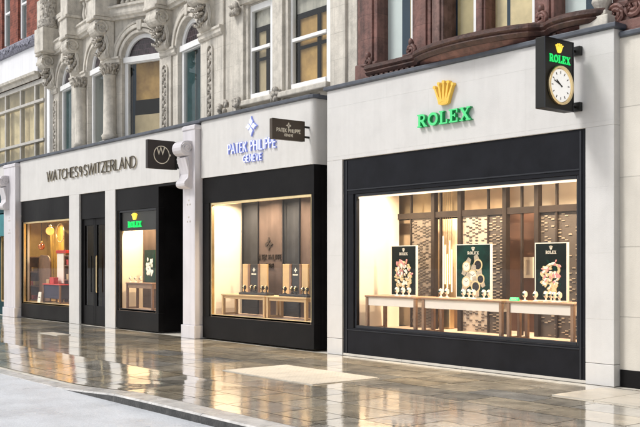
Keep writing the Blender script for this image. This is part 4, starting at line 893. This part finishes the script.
# watches on ivory stands
def watch_stand(x, y, z, label, group, s=1.0, cm='ivory', bm='steel'):
    t = thing('watch_stand', label, 'watch stand', (x, y, z), group)
    MB().lathe([(.04 * s, .001), (.04 * s, .012 * s), (.014 * s, .018 * s), (.012 * s, .06 * s)], (x, y, z), 12).build('base', cm, t)
    r = .042 * s; pts = [(x + .0, y + r * math.cos(q) * .8, z + .1 * s + r * math.sin(q)) for q in [2 * PI * i / 16 for i in range(16)]]
    c = MB()
    A = [(p[0] - .02 * s, p[1], p[2]) for p in pts]; B = [(p[0] + .02 * s, p[1], p[2]) for p in pts]; c.strip(A, B, True); c.add(A, [tuple(range(16))]); c.add(B, [tuple(range(16))])
    c.build('cuff', cm, t, smooth=False)
    MB().tube([(x, y + (r + .003) * math.cos(q) * .8, z + .1 * s + (r + .004) * math.sin(q)) for q in [2 * PI * i / 16 for i in range(16)]], .008 * s, 6, True)  .build('bracelet', bm, t, smooth=True)
    d = MB(Matrix.Translation((x, y - r * .8 - .002, z + .1 * s)) @ Matrix.Rotation(PI / 2, 4, 'X')); d.lathe([(.021 * s, -.004), (.021 * s, .01 * s), (.018 * s, .012 * s)], (0, 0, 0), 16); d.build('watch_case', bm, t)
    d = MB(Matrix.Translation((x, y - r * .8 - .0145 * s, z + .1 * s)) @ Matrix.Rotation(PI / 2, 4, 'X')); d.lathe([(.0165 * s, -.001), (.0165 * s, .001)], (0, 0, 0), 14); d.build('dial', 'poster_green' if int(x * 100) % 2 else 'signblack', t)
    return t
ws0 = None
stands = [(397, .3, 'left table'), (403, .24, 'left table'), (409, .32, 'left table'), (441, .28, 'middle table'), (447, .36, 'middle table'), (463.5, .26, 'middle table'), (469, .34, 'middle table'), (473.5, .26, 'middle table'), (484, .24, 'middle table'), (489, .32, 'middle table'),
          (525, .26, 'right table'), (535.5, .24, 'right table'), (546, .3, 'right table'), (551, .36, 'right table'), (554.5, .26, 'right table'), (559.5, .26, 'right table')]
for i, (px, y, tb) in enumerate(stands):
    lab = 'watch on a small ivory stand on the %s of the near shop window' % tb
    loc = (X(px, y), y, TZ)
    if ws0 is None: ws0 = watch_stand(*loc, lab, 'watches on stands in the near shop window', 1.0)
    else: copy_thing(ws0, loc, lab)
def cardblock(name, label, px, y, z, w, h, m_, group=None):
    x = X(px, y); t = thing(name, label, 'price card', (x, y, z), group)
    MB().prism([(y - .03, z + .001), (y + .03, z + .001), (y + .012, z + h), (y - .002, z + h)], 'x', x - w / 2, x + w / 2).build('card', m_, t, bevel=.003)
    MB().box(x - w * .3, x + w * .3, y - .022, y - .017, z + h * .35, z + h * .6).build('crest', 'gold', t)
cardblock('counter_card', 'small green card lying on the left edge of the right table', 514.5, .25, TZ, .15, .05, 'greenlit')
rods = thing('light_feature', 'cluster of glowing gold rods hanging in front of the pale curtain', 'light feature', (X(448, yk + .2), yk + .2, 1.0))
for i, px in enumerate((443, 445.2, 447.4, 449.6, 451.8)):
    xx = X(px, 1.3); zb_, zt_ = Z(px, 292 - (i % 2) * 8, 1.3), Z(px, 236 + 9 * ((i * 2) % 5) / 2, 1.3)
    MB().tube([(xx, 1.3, zb_), (xx, 1.3, zt_)], .012, 8).build('rod', 'rodlight', rods)
    MB().tube([(xx, 1.3, zt_ - .001), (xx, 1.3, 2.97)], .003, 5).build('wire', 'gold', rods)
xx = X(447, 1.3); MB().box(xx - .12, xx + .12, 1.24, 1.36, .475, .9).build('base', 'gold', rods, bevel=.01)

# middle shop window
G2 = 'tables in the middle shop window'; TZ2, FZ2 = .95, .521
ta = table('display_table', 'pale gold display table on the left of the middle shop window', X(223, .25), X(266.5, .25), .2, .6, FZ2, TZ2, G2, 'goldboard', 'goldboard', 'goldboard', .06, .06)
tb = table('display_table', 'pale gold display table on the right of the middle shop window', X(267.5, .25), X(308, .25), .2, .6, FZ2, TZ2, G2, 'goldboard', 'goldboard', 'goldboard', .06, .06)
def triptych(pxs, label, tray_label):
    y = .5; c = X((pxs[0] + pxs[-1]) / 2, y); t = thing('display_screen', label, 'display screen', (c, y, TZ2), 'three-part boards in the middle shop window')
    zt = Z(pxs[1], 264, y)
    for i, (a, b, m_) in enumerate(((pxs[0], pxs[1], 'goldboard'), (pxs[1], pxs[2], 'walnut'), (pxs[2], pxs[3], 'blackboard'), (pxs[3], pxs[4], 'walnut'), (pxs[4], pxs[5], 'goldboard'))):
        dy = (0, -.01, .0, -.01, 0)[i]
        o = MB().box(X(a, y) + .004, X(b, y) - .004, y + dy, y + .04, TZ2 + .001, zt).build('board', m_, t, bevel=.004)
        if m_ == 'blackboard':
            e = MB(); cx = (X(a, y) + X(b, y)) / 2; calatrava(e, cx, zt - .12, .05, y - .006, y - .001); text(e, 'PATEK PHILIPPE', cx - .08, cx + .08, zt - .22, .025, y - .006, y - .001, .005); e.build('emblem', 'cream', o)
    x0, x1 = X(pxs[0] - 1.5, .3), X(pxs[5] + 1.5, .3)
    q = thing('display_tray', tray_label, 'tray', ((x0 + x1) / 2, .33, TZ2), 'trays in the middle shop window')
    MB().box(x0, x1, .24, .44, TZ2 + .001, TZ2 + .045).build('tray', 'blackboard', q, bevel=.006)
    MB().box(x0 + .03, x1 - .03, .26, .42, TZ2 + .0455, TZ2 + .05).build('lining', 'slate', q)
    return x0, x1
ws1 = None
for pxs, w1, w2, nm in (((242.5, 248, 250.2, 258, 260, 267), 'gold white and black three-part board on the left gold table', 'black tray of watches on the left gold table', 'left'),
                    ((282.5, 289.5, 291.8, 299.5, 301.5, 308), 'gold white and black three-part board on the right gold table', 'black tray of watches on the right gold table', 'right')):
    x0, x1 = triptych(pxs, w1, w2)
    for i in range(5):
        lab = 'gold watch on a black stand in the tray of the %s gold table' % nm; loc = (x0 + .1 + (x1 - x0 - .2) * i / 4, .32 + .04 * (i % 2), TZ2 + .05)
        if ws1 is None: ws1 = watch_stand(*loc, lab, 'watches on trays in the middle shop window', .95, 'blackboard', 'gold')
        else: copy_thing(ws1, loc, lab)

# second window of the far shop
a, b = X(127, .2), X(153.5, .2)
table('display_table', 'oak display table in the narrow window next to the dark doors', a, b, .16, .5, .491, 1.12, 'tables in the far shop', 'walnut', 'walnut', 'oak', .1)
hs = thing('header_sign', 'lit green letters under a gold crown on the black header of the narrow far window', 'shop sign', (X(134), .1, 2.4))
cx = X(134.5, .1); m = MB(); roman(m, 'ROLEX', X(128, .1), X(141.5, .1), 2.43, .15, .085, .119, .5); m.build('lettering', 'greenlit', hs)
m = MB(); crown(m, cx, 2.61, .16, .22, .085, .119); m.build('crown_emblem', 'goldlit', hs)
t = thing('display_poster', 'tall green poster at the back of the narrow far window', 'poster', (X(150, .5), .5, 1.12)); y = .5
pa, pb = X(144.5, y), X(154.5, y); zt = Z(149, 250, y)
MB().box(pa, pb, y, y + .03, 1.121, zt).build('board', 'poster_green', t); p = MB(); rnd = random.Random(4)
for i in range(30): p.blob(((pa + pb) / 2 + rnd.uniform(-.15, .15), y - .002, 1.3 + rnd.random() * (zt - 1.5)), (.04, .004, .05), 6, 4, .2)
p.build('flower_print', 'ivory', t)
for i, (px, yy) in enumerate(((131, .26), (136, .3), (141, .26))): copy_thing(ws0, (X(px, yy), yy, 1.12), 'watch on a small ivory stand on the table of the narrow far window')['group'] = 'watches in the narrow far window'

# first window of the far shop
fz = .461
t = thing('shelf_unit', 'brown open shelf unit with small goods in the golden far window', 'shelf unit', (X(33, .6), .7, fz))
xa, xb = X(28, .6), X(39.5, .6); k = MB(); k.box(xa, xa + .04, .6, .9, fz, 1.78); k.box(xb - .04, xb, .6, .9, fz, 1.78); k.box(xa + .04, xb - .04, .88, .9, fz, 1.78); k.build('carcass', 'walnut', t)
for z in (fz, .88, 1.3, 1.74): MB().box(xa + .04, xb - .04, .6, .879, z, z + .035).build('shelf', 'walnut', t)
for i, (dx, z, m_, lab) in enumerate(((.12, .915, 'red', 'red gift box on the lower shelf'), (.32, .915, 'goldboard', 'gold gift box on the lower shelf'), (.2, 1.335, 'yellowcloth', 'yellow gift box on the upper shelf'), (.2, fz + .035, 'red', 'red gift box on the bottom shelf'))):
    g = thing('gift_box', lab + ' of the brown shelf unit', 'gift box', (xa + dx + .06, .7, z), 'gift boxes on the brown shelf unit')
    MB().box(xa + dx, xa + dx + .14, .63, .77, z + .001, z + .1).build('box', m_, g, bevel=.005); MB().box(xa + dx - .004, xa + dx + .144, .626, .774, z + .08, z + .12).build('lid', m_, g, bevel=.005)
    MB().box(xa + dx + .06, xa + dx + .08, .622, .778, z + .002, z + .123).build('ribbon', 'goldboard', g)
t = thing('display_board', 'tall rounded brown board standing beside the shelf unit', 'display board', (X(45, .55), .55, fz))
xa, xb = X(39.5, .5), X(50, .5); MB().prism([(xa, fz), (xa, 1.78), (xa + .1, 1.82)] + arc(xb - .25, 1.57, .24, .24, 80, 0, 6) + [(xb, fz)], 'y', .5, .54).build('board', 'walnut', t, bevel=.004)
t = table('display_table', 'red topped table with a dark cloth in the golden far window', X(44, .3), X(61, .3), .25, .7, fz, 1.0, 'tables in the far shop', 'red', 'walnut', 'navycloth', .38)
xa, xb = X(57, .6), X(63.5, .6); t = thing('light_box', 'white upright panel with a red cap in the golden far window', 'display panel', (xa, .6, fz))
MB().box(xa, xb, .6, .66, 1.01, 1.86).build('panel', 'ivory', t, bevel=.005); MB().box(xa - .03, xb + .2, .58, .68, 1.861, 1.95).build('cap', 'red', t, bevel=.005); MB().box(xa + .1, xb - .1, .61, .65, fz, 1.009).build('base', 'walnut', t)
xa, xb = X(64, .55), X(69, .55); t = thing('shelf_unit', 'dark narrow shelf unit at the right side of the golden far window', 'shelf unit', (xa, .6, fz)); k = MB(); k.box(xa, xa + .04, .55, .85, fz, 1.8); k.box(xb - .04, xb, .55, .85, fz, 1.8); k.build('carcass', 'walnut', t)
for z in (.7, 1.1, 1.5, 1.77): MB().box(xa + .04, xb - .04, .55, .85, z, z + .03).build('shelf', 'walnut', t)
for i, (z, m_, lab) in enumerate(((.731, 'red', 'red gift box on the lowest shelf'), (1.131, 'goldboard', 'gold gift box on the middle shelf'), (1.531, 'red', 'red gift box on the top shelf'))):
    g = thing('gift_box', lab + ' of the dark narrow shelf unit', 'gift box', ((xa + xb) / 2, .65, z), 'gift boxes on the dark narrow shelf unit'); c_ = (xa + xb) / 2
    MB().box(c_ - .07, c_ + .07, .58, .72, z, z + .13).build('box', m_, g, bevel=.005); MB().box(c_ - .074, c_ + .074, .576, .724, z + .105, z + .15).build('lid', m_, g, bevel=.005)
for i, (px, w_, h_, m_, lab) in enumerate(((50, .1, .1, 'goldboard', 'gold gift box at the left of the red table top'), (54, .13, .16, 'red', 'tall red gift box at the middle of the red table top'))):
    x_ = X(px, .45); g = thing('gift_box', lab, 'gift box', (x_, .45, 1.0), 'gift boxes on the red table')
    MB().box(x_ - w_, x_ + w_, .38, .52, 1.001, 1.0 + h_).build('box', m_, g, bevel=.005); MB().box(x_ - w_ - .004, x_ + w_ + .004, .376, .524, .98 + h_, 1.02 + h_).build('lid', m_, g, bevel=.005)
t = thing('drape', 'yellow drape hanging at the back of the golden far window', 'drape', (X(55, 1), 1, 2.6)); k = MB(); A = [(X(50, 1.1) + i * .035, 1.1 + .04 * math.sin(i * 1.3), 2.7) for i in range(26)]
k.strip(A, [(p[0] + .1, p[1], .9) for p in A]); k.build('cloth', 'yellowcloth', t, smooth=True)
def pendant(px, py, y, r, m_, label):
    x, z = X(px, y), Z(px, py, y); t = thing('pendant_lamp', label, 'pendant lamp', (x, y, z), 'pendant lamps in the golden far window')
    MB().blob((x, y, z), (r, r, r), 20, 12).build('globe', m_, t, smooth=True); MB().tube([(x, y, z + r), (x, y, 2.93)], .008, 6).build('cord', 'signblack', t); MB().lathe([(.03, 0), (.04, .05), (.02, .07)], (x, y, z + r - .01), 12).build('cap', 'gold', t)
pendant(50, 231, .55, .12, 'brassglow', 'large amber globe pendant in the golden far window')
pendant(41.5, 246.5, .5, .1, 'copper', 'small copper globe pendant hanging lower in the golden far window')
xx, zz = X(60, .6), Z(60, 233, .6); t = thing('hanging_hoop', 'thin gold hoop hanging beside the amber globe', 'ornament', (xx, .6, zz))
MB().tube([(xx + .26 * math.cos(i * PI / 16), .6, zz + .26 * math.sin(i * PI / 16)) for i in range(32)], .014, 6, True).build('hoop', 'gold', t, smooth=True); MB().tube([(xx, .6, zz + .26), (xx, .6, 2.93)], .005, 5).build('cord', 'signblack', t)
xx = X(40, .2); t = thing('window_card', 'small white card standing on the floor of the golden far window', 'card', (xx, .2, fz)); MB().prism([(.16, fz), (.2, fz), (.215, fz + .3), (.2, fz + .3)], 'x', xx - .1, xx + .1).build('card', 'ivory', t)
MB().box(xx - .06, xx + .06, .175, .18, fz + .14, fz + .16).build('line', 'bronze', t)

# ================================================================== CAMERA, SKY, SUN
cam = bpy.data.cameras.new('camera'); co = bpy.data.objects.new('camera', cam); COL.objects.link(co); SC.camera = co
co.location = (0, -D, EYE); co.rotation_euler = (PI / 2, 0, math.asin(cc)); cam.sensor_width = 36; cam.lens = 36 * FPX / 640; cam.shift_y = 49 / 640; cam.clip_end = 600; cam.clip_start = .1
w = bpy.data.worlds.new('World'); SC.world = w; w.use_nodes = True; nt = w.node_tree; bg = nt.nodes['Background']
sk = nt.nodes.new('ShaderNodeTexSky'); sk.sky_type = 'NISHITA'; sk.sun_disc = False
EL, AZ = math.radians(48), math.radians(-150)        # azimuth measured from +y towards +x
sk.sun_elevation = EL; sk.sun_rotation = AZ; sk.air_density = 1.0; sk.dust_density = 3.0; sk.ozone_density = 1.0
hs_ = nt.nodes.new('ShaderNodeHueSaturation'); hs_.inputs['Saturation'].default_value = .3
nt.links.new(sk.outputs[0], hs_.inputs['Color']); nt.links.new(hs_.outputs[0], bg.inputs[0]); bg.inputs[1].default_value = .118
sl_ = bpy.data.lights.new('sun', 'SUN'); sl_.energy = 1.5; sl_.angle = math.radians(12); sl_.color = (1, .98, .95)
so = bpy.data.objects.new('sun', sl_); COL.objects.link(so); so.location = (-5, -20, 30)
d = Vector((math.sin(AZ) * math.cos(EL), math.cos(AZ) * math.cos(EL), math.sin(EL))); so.rotation_euler = d.to_track_quat('Z', 'Y').to_euler()
SC.render.engine = 'CYCLES'
vs = SC.view_settings; vs.view_transform = 'Standard'; vs.look = 'None'; vs.exposure = 0.36; vs.gamma = 1; vs.use_curve_mapping = False
